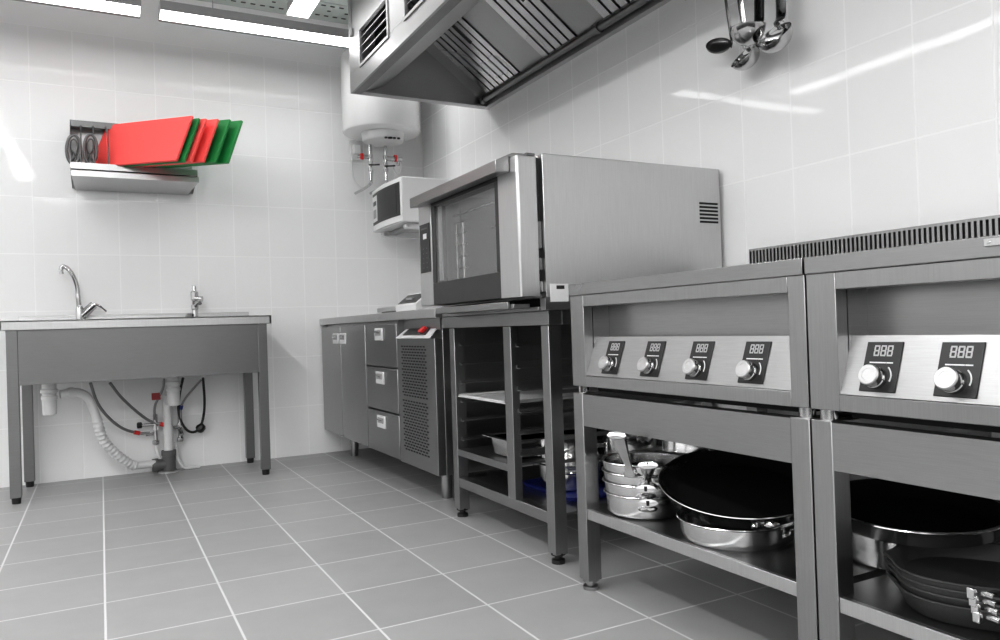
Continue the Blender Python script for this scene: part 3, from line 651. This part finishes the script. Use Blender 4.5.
# steel gastronorm pan on the middle shelf
gn = thing('steam_pan', 'shallow steel food pan with wide rim on the middle shelf of the oven stand', 'food pan', (-.42, -2.2, .268))
gx0, gx1, gy0, gy1 = -.64, -.12, -2.305, -2.105
gm_ = MB()
def rrect(x0, x1, y0, y1, z, r, n=5):
    o = []
    for cx, cy, a0 in ((x1 - r, y1 - r, 0), (x0 + r, y1 - r, PI / 2), (x0 + r, y0 + r, PI), (x1 - r, y0 + r, 1.5 * PI)):
        for k in range(n + 1):
            a = a0 + PI / 2 * k / n; o.append((cx + r * math.cos(a), cy + r * math.sin(a), z))
    return o
gm_.rings([rrect(gx0 - .022, gx1 + .022, gy0 - .02, gy1 + .022, .337, .012), rrect(gx0 - .022, gx1 + .022, gy0 - .02, gy1 + .022, .340, .012), rrect(gx0, gx1, gy0, gy1, .340, .03), rrect(gx0 + .012, gx1 - .012, gy0 + .012, gy1 - .012, .275, .03), rrect(gx0 + .016, gx1 - .016, gy0 + .016, gy1 - .016, .273, .03),
           rrect(gx0 + .016, gx1 - .016, gy0 + .016, gy1 - .016, .269, .03), rrect(gx0 + .006, gx1 - .006, gy0 + .006, gy1 - .006, .275, .035), rrect(gx0 - .003, gx1 + .003, gy0 - .003, gy1 + .003, .337, .035)], True, True)
obj('pan', gm_, 'pot', gn)

# ------------------------------------------------------------------ combination oven
ov = thing('combi_oven', 'large stainless combination oven with glass door standing on the open stand', 'oven', (-.4, -2.3, .79))
OX, OY0, OY1, OZ0, OZ1 = -.725, -2.69, -1.905, .822, 1.253
bo = MB()
bo.box(-.015, -.02, OY0, OY1, OZ0, OZ1)
sh = MB().box(OX, -.018, OY0, OY0 + .03, OZ0, OZ1).box(OX, -.018, OY1 - .03, OY1, OZ0, OZ1).box(OX, -.018, OY0 + .03, OY1 - .03, OZ1 - .02, OZ1).box(OX, -.018, OY0 + .03, OY1 - .03, OZ0, OZ0 + .02).box(-.05, -.018, OY0 + .03, OY1 - .03, OZ0 + .02, OZ1 - .02)
sh.box(OX + .03, -.06, -2.045, -2.03, OZ0 + .021, OZ1 - .021)
obj('body', sh, 'steel_light', ov, 0.002)
obj('cavity_lining', MB().box(-.12, -.115, OY0 + .03, -2.046, OZ0 + .021, OZ1 - .021).box(OX + .004, -.121, OY0 + .030, OY0 + .033, OZ0 + .02, OZ1 - .02), 'steel', ov)
# inner wire rack seen through the glass, plus bars imitating lamp reflections
wr = MB()
for y in (-2.075, -2.135):
    wr.cyl((-.73, y, .92), (-.73, y, 1.12), .004, seg=8)
for k in range(6):
    z = .915 + k * .042; wr.cyl((-.73, -2.06, z), (-.73, -2.16, z), .0035, seg=8)
wr.cyl((-.73, -2.06, 1.155), (-.73, -2.54, 1.155), .005, seg=8).cyl((-.73, -2.36, 1.075), (-.73, -2.54, 1.075), .005, seg=8)  # horizontal bars added to imitate lamp reflections in the door
for y in (-2.55, -2.45): wr.cyl((-.30, y, .86), (-.30, y, 1.2), .004, seg=8)
obj('rack_and_glints', wr, 'chrome', ov)
vt = MB()
for k in range(6):
    z = 1.062 + k * .0125 + .004; vt.box(-.112, -.030, OY0 - .001, OY0 + .004, z, z + .007)
obj('vent_slot', vt, 'dark', ov)
stk = obj('rating_label', MB().box(-.712, -.648, OY0 - .0012, OY0, .808, .862), 'sticker', ov)
obj('print_block', MB().box(-.690, -.662, OY0 - .002, OY0 - .0011, .846, .857), 'black', stk)
obj('base', MB().box(OX - .005, -.05, OY0 + .001, OY0 + .03, .7835, OZ0 - .0005).box(OX - .012, -.05, OY0 + .031, OY1 - .03, .7835, .795), 'steel', ov, 0.001)
obj('oven_gap_shade', MB().box(OX + .03, -.05, OY0 + .031, OY1 - .03, .7955, OZ0 - .0005), 'dark', ov, label='dark block standing in for the shaded gap under the oven')  # dark block in place of the shade between oven and stand
obj('drip_tray', MB().box(-.80, -.742, -2.62, -2.02, .792, .806).box(-.81, -.80, -2.60, -2.04, .792, .814), 'steel', ov, 0.002)
# door with window, side column and visor
DX = -.812
DL, DRt = -2.025, -2.565          # door leaf edges
dr = obj('door', MB().box(DX + .004, DX + .05, DRt, DL, .826, .908).box(DX + .004, DX + .05, DRt, DL, 1.190, 1.236).box(DX + .004, DX + .05, DL - .032, DL, .908, 1.190).box(DX + .004, DX + .05, DRt, DRt + .030, .908, 1.190), 'darkgrey', ov, 0.002, label='dark framed glass door')
obj('window', MB().box(DX + .008, DX + .012, DRt + .030, DL - .032, .908, 1.190), 'glass', dr)
obj('window_strip', MB().box(DX + .014, DX + .018, DL - .068, DL - .040, .915, 1.185), 'midgrey', dr)
obj('side_column', MB().prism([(DX, DRt, .824), (DX, -2.682, .824), (DX + .006, -2.688, .824), (OX - .020, -2.688, .824), (OX - .034, -2.65, .824), (OX - .034, DRt, .824)], (0, 0, .418)), 'steel_light', ov, 0.002, label='pale steel side of the door')
obj('hinge_cap', MB().box(DX + .035, OX - .021, -2.686, -2.646, 1.2425, 1.252).box(DX + .03, OX - .017, -2.686, -2.66, .824, .834), 'steel_dark', ov, 0.002)
for z0_, z1_ in ((.84, .87), (.905, .94), (.97, 1.05)): obj('hinge', MB().box(OX - .014, OX - .002, -2.676, -2.664, z0_, z1_), 'chrome' if z0_ < .9 else 'steel_dark', ov)
obj('seal', MB().box(OX - .017, OX, OY0 + .028, OY0 + .040, OZ0 + .01, OZ1 - .008).box(OX - .017, OX, OY1 - .04, OY1 - .028, OZ0 + .01, OZ1 - .008).box(OX - .017, OX, OY0 + .03, OY1 - .03, OZ1 - .03, OZ1 - .01).box(OX - .017, OX, OY0 + .03, OY1 - .03, OZ0 + .01, OZ0 + .024), 'black', ov)
VX, VL, VR = -.860, -1.945, -2.645
vs = MB().prism([(VX, VL, 1.196), (VX, VL, 1.232), (-.800, VL, 1.258), (OX - .022, VL, 1.260), (OX - .022, VL, 1.244), (DX - .001, VL, 1.244), (DX - .001, VL, 1.200)], (0, VR - VL, 0))
obj('visor', vs, 'steel_h', ov, 0.002, label='projecting steel visor above the door')
cpan = obj('control_panel', MB().box(DX + .002, OX, DL + .001, OY1, .826, 1.236), 'steel_light', ov, 0.002)
tpn = obj('touch_panel', MB().box(DX - .0005, DX + .003, -2.012, -1.918, .952, 1.135), 'gloss_black', cpan)
obj('display', MB().box(DX - .0015, DX, -1.985, -1.952, 1.078, 1.098), 'print', tpn)
ic = MB().box(DX - .0015, DX, -1.990, -1.930, 1.115, 1.120)
for k in range(5): ic.box(DX - .0015, DX, -1.988, -1.980, .968 + k * .018, .972 + k * .018).box(DX - .0015, DX, -1.955, -1.947, .968 + k * .018, .972 + k * .018)
obj('printed_marks', ic, 'grey', tpn)

# ------------------------------------------------------------------ induction stoves on stands
SF = -.735
def seven(mb, O, ey, ez, h, w, th, lift):
    """one digit 8 out of seven bars on a plane given by unit vectors"""
    n = ey.cross(ez).normalized() * lift
    def bar(a0, a1, b0, b1):
        pts = [O + ey * a + ez * b for a, b in ((a0, b0), (a1, b0), (a1, b1), (a0, b1))]
        mb.hexa([*pts, *[q + n for q in pts]])
    for b in (0, h / 2, h): bar(-w / 2 - th * .3, w / 2 + th * .3, b - th / 2, b + th / 2)
    for a in (-w / 2, w / 2):
        for b0, b1 in ((th * .4, h / 2 - th * .4), (h / 2 + th * .4, h - th * .4)): bar(a - th / 2, a + th / 2, b0, b1)
def make_stove(y0, label, offs, gin):
    y1 = y0 - .80
    s = thing('induction_stove', label, 'stove', (-.40, y0 - .40, .567), 'induction stoves')
    obj('worktop', MB().box(SF - .004, -.03, y1 + .001, y0, .818, .850), 'steel_h', s, 0.0015)
    a, b = y0 - .063, y1 + .040
    h = MB().box(SF, SF + .03, a, y0, .567, .818).box(SF, SF + .03, y1, b, .567, .818).box(SF, SF + .03, b, a, .786, .818).box(SF, SF + .03, b, a, .567, .597)
    h.box(SF + .03, -.06, y0 - .012, y0, .567, .818).box(SF + .03, -.06, y1, y1 + .012, .567, .818).box(-.07, -.06, y1, y0, .567, .818)
    h.box(SF + .03, -.07, y1 + .012, y0 - .012, .567, .575)
    obj('housing', h, 'steel_v', s, 0.0015)
    obj('stove_gap_shade', MB().box(SF + .05, -.08, y1 + .05, y0 - .05, .5505, .5665), 'dark', s, label='black block standing in for the shade under the stove')  # black block in place of the shade in the gap below the housing
    rc = MB().box(SF + .085, SF + .09, b + .001, a - .001, .699, .789).box(SF + .031, SF + .09, a - .001, a + .006, .598, .80).box(SF + .031, SF + .09, b - .006, b + .001, .598, .80).box(SF + .031, SF + .09, b + .001, a - .001, .790, .796).box(SF + .044, SF + .0849, b + .001, a - .001, .695, .698)
    obj('recess', rc, 'steel', s, label='shaded recess above the control panel')
    A, B = V((SF + .003, 0, .598)), V((SF + .040, 0, .702))
    ez = (B - A).normalized(); ey = V((0, -1, 0)); nn = ey.cross(ez).normalized()
    if nn.x > 0: nn = -nn
    Lz = (B - A).length
    Q = lambda y, z, t: A + V((0, y, 0)) + ez * z + nn * t
    cpl = obj('control_panel', MB().hexa([Q(a, 0, -.004), Q(b, 0, -.004), Q(b, Lz, -.004), Q(a, Lz, -.004), Q(a, 0, 0), Q(b, 0, 0), Q(b, Lz, 0), Q(a, Lz, 0)]), 'panel', s, label='pale sloping control panel')
    for of in offs:
        yc = y0 - of
        pl = obj('control_plate', MB().hexa([Q(yc + .034, .008, 0), Q(yc - .034, .008, 0), Q(yc - .034, .098, 0), Q(yc + .034, .098, 0), Q(yc + .034, .008, .0025), Q(yc - .034, .008, .0025), Q(yc - .034, .098, .0025), Q(yc + .034, .098, .0025)]), 'gloss_black', s, 0.001, label='black plate with a digital display and knob')
        dg = MB()
        for k in (-1, 0, 1):
            O = Q(yc - k * .0125, .073, .0027)
            seven(dg, O, ey, ez, .017, .0080, .0026, -.0006 if ey.cross(ez).x > 0 else .0006)
        obj('digits', dg, 'digit', pl, label='three figure display reading 888')
        pr = MB()
        for k, w in ((-1, .007), (0, .0085), (1, .006)):
            yy = yc - k * .0155
            pr.hexa([Q(yy + w, .0590, .0026), Q(yy - w, .0590, .0026), Q(yy - w, .0612, .0026), Q(yy + w, .0612, .0026), Q(yy + w, .0590, .0030), Q(yy - w, .0590, .0030), Q(yy - w, .0612, .0030), Q(yy + w, .0612, .0030)])
        arc = [Q(yc - math.cos(t) * .0225, .035 + math.sin(t) * .0225, .003) for t in [(-.35 + .1 * k) for k in range(13)]]
        pr.tube(arc, .0013, 6)
        obj('printed_marks', pr, 'print', pl)
        kc = Q(yc + .003, .032, .0025)
        kb = obj('knob', MB().lathe([(.0195, 0), (.0195, .008), (.0182, .010), (.0182, .022)], kc, 32, nn), 'chrome', pl)
        kf = obj('knob_face', MB().lathe([(.0186, .0221), (.0186, .0240), (.0168, .0262), (.0110, .0262), (.0102, .0256), (0, .0256)], kc, 32, nn), 'knob', pl, label='pale turned face of the knob')
    # slotted vent at the back, standing above the worktop
    ga, gb_ = y0 - gin, y1 + .0005
    g = MB().box(-.075, -.06, gb_, ga, .85, .900).box(-.075, -.06, gb_, ga, .951, .958)
    n = int(round((ga - gb_) / .0136))
    for k in range(n + 1):
        yy = ga + (gb_ - ga) * k / n
        g.box(-.075, -.060, max(yy - .0034, gb_), min(yy + .0034, ga), .900, .951)
    vg = obj('vent_grille', g, 'steel_h', s)
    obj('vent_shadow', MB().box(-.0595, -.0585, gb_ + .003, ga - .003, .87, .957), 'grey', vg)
    return s
sv1 = make_stove(-2.832, 'nearer left induction stove with four control knobs, beside the oven', (.166, .328, .491, .652), .034)
sv2 = make_stove(-3.636, 'induction stove cut by the right edge of the photo', (.134, .268, .402, .536, .670), .0005)
cp_ = pt(993, 241, 0, SF - .005)
obj('corner_plate', MB().box(SF - .009, SF - .004, cp_.y - .06, cp_.y + .012, .834, .846).cyl((SF - .010, cp_.y + .004, .840), (SF - .004, cp_.y + .004, .840), .003, seg=8), 'steel_light', sv2, 0.001)

def make_stand(y0, label):
    y1 = y0 - .80
    s = thing('stove_stand', label, 'stand', (-.40, y0 - .40, 0), 'stove stands')
    w = .045
    for x in (SF, -.075):
        for ya in (y0, y1 + w):
            l = obj('leg', MB().box(x, x + w, ya - w, ya, .028, .548), 'steel_v', s, 0.002)
            obj('foot', MB().lathe([(.021, 0), (.022, .004), (.022, .010), (.013, .013), (.013, .020), (.023, .024), (.023, .030)], (x + w / 2, ya - w / 2, 0), 20), 'steel', l)
            obj('spacer', MB().cyl((x + w / 2, ya - w / 2, .548), (x + w / 2, ya - w / 2, .567), .016, seg=16), 'chrome', l)
    obj('apron', MB().box(SF + .001, SF + .012, y1 + w, y0 - w, .458, .540).box(SF + .001, SF + .035, y1 + w, y0 - w, .540, .545), 'steel_h', s)
    obj('side_rail', MB().box(SF + w, -.075, y0 - .042, y0 - .004, .50, .545).box(SF + w, -.075, y1 + .004, y1 + .042, .50, .545).box(-.06, -.03, y1 + w, y0 - w, .50, .545), 'steel_h', s)
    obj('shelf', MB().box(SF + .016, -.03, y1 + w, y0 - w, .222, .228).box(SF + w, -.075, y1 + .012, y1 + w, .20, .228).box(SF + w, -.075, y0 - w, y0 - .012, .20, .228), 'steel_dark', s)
    obj('shelf_edge', MB().box(SF + .004, SF + .016, y1 + w, y0 - w, .200, .228), 'steel_light', s, 0.001)
    return s
sd1 = make_stand(-2.832, 'steel stand with pan shelf under the nearer left stove')
sd2 = copy_tree(sd1); sd2.location.y -= .804; sd2['label'] = 'steel stand with pan shelf under the stove cut by the right edge'

# ------------------------------------------------------------------ pans
ZS = .228
def pan_prof(r, h, t=.0035, lip=.006, base=.012):
    return [(0, 0), (r * .90, 0), (r * .96, base * .4), (r * .985, base), (r, h - .004), (r + lip, h), (r + lip - .001, h + .0015), (r - t, h - .003), (r - t - .002, base + .004), (r * .90 - t, .004), (0, .004)]
def strap_handle(pan, c, ang, z, r, L, rise, w=.012, mat='pot', tilt=None):
    d = V((math.cos(ang), math.sin(ang), 0)); c = V(c)
    path = [c + d * (r - .004) + V((0, 0, z - .012)), c + d * (r + .006) + V((0, 0, z - .010)), c + d * (r + L * .18) + V((0, 0, z + rise * .12)), c + d * (r + L * .5) + V((0, 0, z + rise * .5)), c + d * (r + L * .85) + V((0, 0, z + rise * .92)), c + d * (r + L) + V((0, 0, z + rise))]
    path = smooth_path(path, 4); n = len(path)
    rad = [w * (1.25 - .75 * min(i / (n * .35), 1) + .85 * max(0, (i - n * .45) / (n * .55))) for i in range(n)]
    rad[-1] = w * .35
    o = MB().tube(path, rad, 10, .38)
    hnd = obj('handle', o, mat, pan)
    rv = MB()
    tz = V((0, 0, 1)); a = d.cross(tz)
    for k in (-1, 1): rv.lathe([(.0065, -.004), (.006, .002), (.003, .005)], c + d * (r - .002) + a * k * .012 + V((0, 0, z - .013)), 10, d)
    obj('rivet', rv, mat, hnd)
    e = path[-3]
    obj('hanging_hole', MB().lathe([(.0045, -.006), (.0045, .006)], e, 10, (0, 0, 1)), 'dark', hnd)
    return hnd
def saucepan(c, r, h, ang, label, rise=.05, L=.17, hz=None, group=None, w=.014):
    t = thing('saucepan', label, 'saucepan', c, group)
    obj('pot', MB().lathe([(q[0], q[1] + c[2]) for q in pan_prof(r, h)], (c[0], c[1], 0), 48), 'pot', t)
    strap_handle(t, c, ang, (hz or h * .75), r, L, rise, w)
    return t
vdir = math.atan2(-.77, -.64)      # toward the viewer
S1 = pt(641, 503, 2, .26)
sc0 = (-.612, -2.985)
stackg = 'saucepans stacked on the left of the stove shelf'
sd = [('lowest steel saucepan of the front stack on the stove shelf', .108, .058, vdir + .05, .01, .03), ('second steel saucepan from the bottom of the front stack', .111, .046, vdir + .02, .015, .035),
      ('third steel saucepan from the bottom of the front stack, handle upright', .112, .046, vdir + .06, .055, .075), ('topmost steel saucepan of the front stack, long handle raised to the left', .113, .046, vdir - .30, .105, .10)]
zz = ZS
for i, (lab, r, h, an, rise, L) in enumerate(sd):
    t = saucepan((sc0[0], sc0[1], zz), r, h, an, lab, rise, L, group=stackg, w=.021)
    zz += .027 if i else .042
# an upturned saucepan on the pile with its handle to the right
up = thing('saucepan', 'upturned steel saucepan with long handle behind the front stack', 'saucepan', (-.40, -2.945, .36), 'saucepans at the back of the stove shelf')
lo = thing('saucepan', 'tall steel saucepan under the upturned one, mostly hidden', 'saucepan', (-.40, -2.945, ZS), 'saucepans at the back of the stove shelf')
obj('pot', MB().lathe([(q[0], q[1] + ZS) for q in pan_prof(.095, .13)], (-.40, -2.945, 0), 44), 'pot', lo)
strap_handle(lo, (-.40, -2.945, ZS), vdir + .5, .11, .095, .06, .03)
obj('pot', MB().lathe([(.094, .360), (.092, .362), (.090, .40), (.085, .412), (.07, .417), (0, .418), (0, .414), (.068, .413), (.082, .408), (.087, .398), (.0885, .362)], (-.40, -2.945, 0), 44, cap0=False, cap1=False), 'pot', up)
strap_handle(up, (-.40, -2.945, .36), -1.95, .05, .092, .17, .015, .018)

def frypan(c, r, h, tilt_axis, tilt, ang, label, inner='nonstick', group=None, L=.2, rise=.02, outer='pot'):
    t = thing('frying_pan', label, 'frying pan', c, group)
    prof_o = [(0, 0), (r * .86, 0), (r * .91, .004), (r * .995, h * .90), (r + .004, h), (r + .003, h + .002), (r * .966, h + .001)]
    prof_i = [(r * .966, h + .001), (r * .955, h * .90), (r * .82, .008), (r * .76, .005), (0, .005)]
    body = obj('pan', MB().lathe([(q[0], q[1] + c[2]) for q in prof_o], (c[0], c[1], 0), 64, cap1=False), outer, t)
    obj('coating', MB().lathe([(q[0], q[1] + c[2]) for q in prof_i], (c[0], c[1], 0), 64, cap0=False), inner, t, label='black non-stick inside')
    strap_handle(t, c, ang, h * .8, r, L, rise, .013)
    if tilt: t.rotation_euler = Matrix.Rotation(tilt, 3, V(tilt_axis)).to_euler()
    return t
# lower pan and the big tilted frying pan on it
lp = (-.600, -3.300)
sp = thing('saute_pan', 'wide low steel pan under the big black frying pan', 'pan', (lp[0], lp[1], ZS))
obj('pan', MB().lathe([(q[0], q[1] + ZS) for q in pan_prof(.130, .050, base=.020)], (lp[0], lp[1], 0), 56), 'pot', sp)
strap_handle(sp, (lp[0], lp[1], ZS), -1.35, .042, .130, .05, .008)
fp = frypan((-.535, -3.25, .312), .190, .036, (1, -.83, 0), 0, -2.15, 'very large black frying pan with steel rim lying tilted on a lower pan', L=.11, rise=.05)
tax = V((.77, -.64, 0))
fp.rotation_euler = Matrix.Rotation(math.radians(14), 3, tax).to_euler()

# second shelf: dark frying pan on a steel pot, stack of cast iron pans
p2c = (-.44, -3.60)
pp = thing('stock_pot', 'steel pot under the dark frying pan on the right stove shelf', 'pot', (p2c[0], p2c[1], ZS))
obj('pot', MB().lathe([(q[0], q[1] + ZS) for q in pan_prof(.112, .085)], (p2c[0], p2c[1], 0), 52), 'pot', pp)
fp2 = frypan((-.47, -3.65, ZS + .092), .168, .036, (0, 0, 1), 0, -1.25, 'dark frying pan with steel handle behind the cast iron pans', outer='pot')
fp2.rotation_euler = Matrix.Rotation(math.radians(5), 3, tax).to_euler()
left = V((-.54, .84, 0)).normalized(); ang_l = math.atan2(left.y, left.x)
def grill_pan(c, r, h, label, first=False):
    t = thing('grill_pan', label, 'grill pan', c, 'cast iron pans stacked on the right stove shelf')
    seg = 56; loops = []
    prof = [(0, 0), (.84, 0), (.90, .006), (.985, h * .9), (1.0, h), (.985, h + .002), (.955, h), (.93, h * .8), (.86, .009), (.80, .006), (0, .006)]
    for k, hh in prof:
        l = []
        for i in range(seg):
            a = 2 * PI * i / seg; sq = (abs(math.cos(a)) ** 2.8 + abs(math.sin(a)) ** 2.8) ** (-1 / 2.8)
            s = r * k * sq
            da = (a + PI) % (2 * PI) - PI
            if k > .9: s *= 1 + .10 * math.exp(-(da / .16) ** 2)
            l.append((c[0] + max(s, 1e-4) * math.cos(a + ang_l), c[1] + max(s, 1e-4) * math.sin(a + ang_l), c[2] + hh))
        loops.append(l)
    obj('pan', MB().rings(loops), 'iron', t)
    d = -left
    side = V((-.84, -.54, 0)).normalized()
    e = V(c) - d * r * .16 + side * r * .985 + V((0, 0, h * .75))
    g = (d + side * .30).normalized()
    cb = obj('handle_clamp', MB().cyl(e - side * .02, e + g * .035, .006, seg=10).box(e.x - .006, e.x + .006, e.y - .006, e.y + .006, e.z - .009, e.z + .009), 'pot', t, 0.002, label='bright metal handle clamp')
    obj('handle', MB().tube([e + g * .03, e + g * .06 + V((0, 0, .0)), e + g * .15 + V((0, 0, .004)), e + g * .20 + V((0, 0, .006))], [.008, .011, .011, .008], 12, .6), 'black', t)
    return t
gc = (-.557, -3.845)
labs = ['lowest black cast iron pan of the stack on the right stove shelf', 'second black cast iron pan from the bottom of the stack', 'third black cast iron pan from the bottom of the stack', 'topmost black cast iron pan of the stack, its inside showing']
for i, lab in enumerate(labs): grill_pan((gc[0] - .003 * i, gc[1] + .001 * i, ZS + i * .0125), .140 + (.004 if i == 0 else 0), .037, lab)

# pots and blue trays on the bottom shelf of the oven stand
bt = thing('serving_tray', 'blue plastic tray under the pots in the oven stand', 'tray', (-.40, -2.45, .157), 'blue trays in the oven stand')
c_ = [(-.60, -2.17), (-.20, -2.17), (-.20, -2.58), (-.60, -2.58)]
obj('tray', MB().rings([rrect(-.555, -.12, -2.535, -2.20, .157, .03), rrect(-.567, -.110, -2.545, -2.19, .172, .035), rrect(-.562, -.115, -2.540, -2.195, .173, .035), rrect(-.550, -.125, -2.53, -2.205, .160, .03)]), 'blue', bt)
pz = .161
def stand_pot(cx, cy, z, r, h, lab, flip=False):
    t = thing('stock_pot', lab, 'pot', (cx, cy, z), 'pots stacked in the oven stand')
    if not flip:
        obj('pot', MB().lathe([(q[0], q[1] + z) for q in pan_prof(r, h)], (cx, cy, 0), 48), 'pot', t)
        for a in (-2.2, .9):
            dx, dy = math.cos(a), math.sin(a); P_ = lambda k, b, zz: (cx + dx * k - dy * b, cy + dy * k + dx * b, z + zz)
            obj('handle', MB().tube(smooth_path([P_(r, -.04, h * .72), P_(r + .028, -.034, h * .8), P_(r + .028, .034, h * .8), P_(r, .04, h * .72)], 5), .0055, 8), 'chrome', t)
    else:
        obj('bowl', MB().lathe([(r, 0), (r, .006), (r * .94, .030), (r * .80, .070), (r * .68, .083), (r * .4, .088), (0, .089), (0, .085), (r * .4, .084), (r * .65, .079), (r * .77, .068), (r * .90, .030), (r * .95, .006)], (cx, cy, z), 48, cap0=False, cap1=False), 'pot', t)
    return t
stand_pot(-.425, -2.325, .161, .115, .088, 'lower steel pot at the front edge of the blue tray in the oven stand')
stand_pot(-.425, -2.325, .2515, .116, 0, 'upturned steel bowl topping the front pot in the oven stand', True)
stand_pot(-.250, -2.445, .161, .10, .10, 'lower steel pot at the back of the blue tray in the oven stand')
stand_pot(-.250, -2.445, .263, .098, .085, 'upper steel pot at the back of the blue tray in the oven stand')

# ------------------------------------------------------------------ ladles hanging on the right wall
rl = thing('utensil_rail', 'steel wall rail with hooks for the hanging ladles', 'rail', (-.03, -2.9, 1.87))
obj('bar', MB().cyl((-.06, -3.20, 1.87), (-.06, -2.60, 1.87), .008, seg=12).cyl((0, -3.15, 1.87), (-.06, -3.15, 1.87), .006, seg=8).cyl((0, -2.65, 1.87), (-.06, -2.65, 1.87), .006, seg=8), 'chrome', rl)
def hung_ladle(px, x, r, f, hx, label, mat, width, hdir=(1, .15, 0), depth=.9):
    c = pt(px[0], px[1], 0, x); f = V(f).normalized()
    t = thing('ladle', label, 'ladle', tuple(c), 'ladles hanging on the right wall')
    prof = [(r * math.cos(PI / 2 * i / 9), -r * depth * math.sin(PI / 2 * i / 9)) for i in range(10)]
    inn = [(q[0] * .95, q[1] * .95) for q in prof[::-1]]
    obj('bowl', MB().lathe([(r * 1.02, .0012)] + prof + inn + [(r * .96, .0012)], c, 40, f, cap0=False, cap1=False), mat, t)
    hd_ = V(hdir); hd_ = (hd_ - f * hd_.dot(f)).normalized()
    e = c + hd_ * r * .99
    top = V((-.062, e.y + hx * .6, 1.8775))
    path = smooth_path([e - f * .012 - hd_ * .001, e + f * .01 + hd_ * .003, e.lerp(top, .12) + V((.004, 0, 0)), e.lerp(top, .5), e.lerp(top, .93), top, top + V((.006, 0, .006)), top + V((.012, 0, -.010))], 4)
    n = len(path)
    obj('handle', MB().tube(path, [width if i < n - 9 else width * .45 for i in range(n)], 14, .30, (1, 0, 0)), mat, t, label='long flat handle')
    return t
hung_ladle((718.5, 45), -.075, .040, (-.55, -.55, .62), .02, 'dark ladle at the left of the hanging group with a thin handle', 'ladle_dark', .006, (.3, -1, .3), .5)
hung_ladle((747.5, 27), -.150, .053, (-.07, -.065, .92), .02, 'bright steel ladle at the front of the hanging group, wide handle', 'mirror', .020, depth=1.05)
hung_ladle((773.5, 35), -.115, .055, (-.67, -.05, .67), -.005, 'bright steel ladle at the right of the hanging group, bowl tipped open', 'mirror', .019)
hung_ladle((744, 55), -.075, .050, (-.67, .15, .63), .03, 'steel ladle hanging lowest, its bowl below the other ladles', 'mirror', .012)

# ------------------------------------------------------------------ grey world light added as soft fill through the open sides
w = bpy.data.worlds.new('world'); bpy.context.scene.world = w; w.use_nodes = True
nt = w.node_tree; bg = nt.nodes['Background']
tcw = nt.nodes.new('ShaderNodeTexCoord'); sp_ = nt.nodes.new('ShaderNodeSeparateXYZ'); nt.links.new(tcw.outputs['Generated'], sp_.inputs[0])
rp = nt.nodes.new('ShaderNodeValToRGB'); cr_ = rp.color_ramp
for k, (pos, v) in enumerate(((.475, .05), (.515, .62), (.60, 1.15), (.85, 1.75))):
    e = cr_.elements[k] if k < 2 else cr_.elements.new(pos)
    e.position = pos; e.color = (v, v, v, 1)
ad = nt.nodes.new('ShaderNodeMath'); ad.operation = 'MULTIPLY_ADD'; ad.inputs[1].default_value = .5; ad.inputs[2].default_value = .5
nt.links.new(sp_.outputs[2], ad.inputs[0]); nt.links.new(ad.outputs[0], rp.inputs['Fac']); nt.links.new(rp.outputs['Color'], bg.inputs['Color'])
bg.inputs['Strength'].default_value = 1.0

sc = bpy.context.scene
sc.view_settings.view_transform = 'Standard'
sc.view_settings.look = 'None'
sc.view_settings.exposure = 0.72
sc.view_settings.gamma = 0.86
sc.cycles.use_denoising = True
sc.cycles.max_bounces = 8
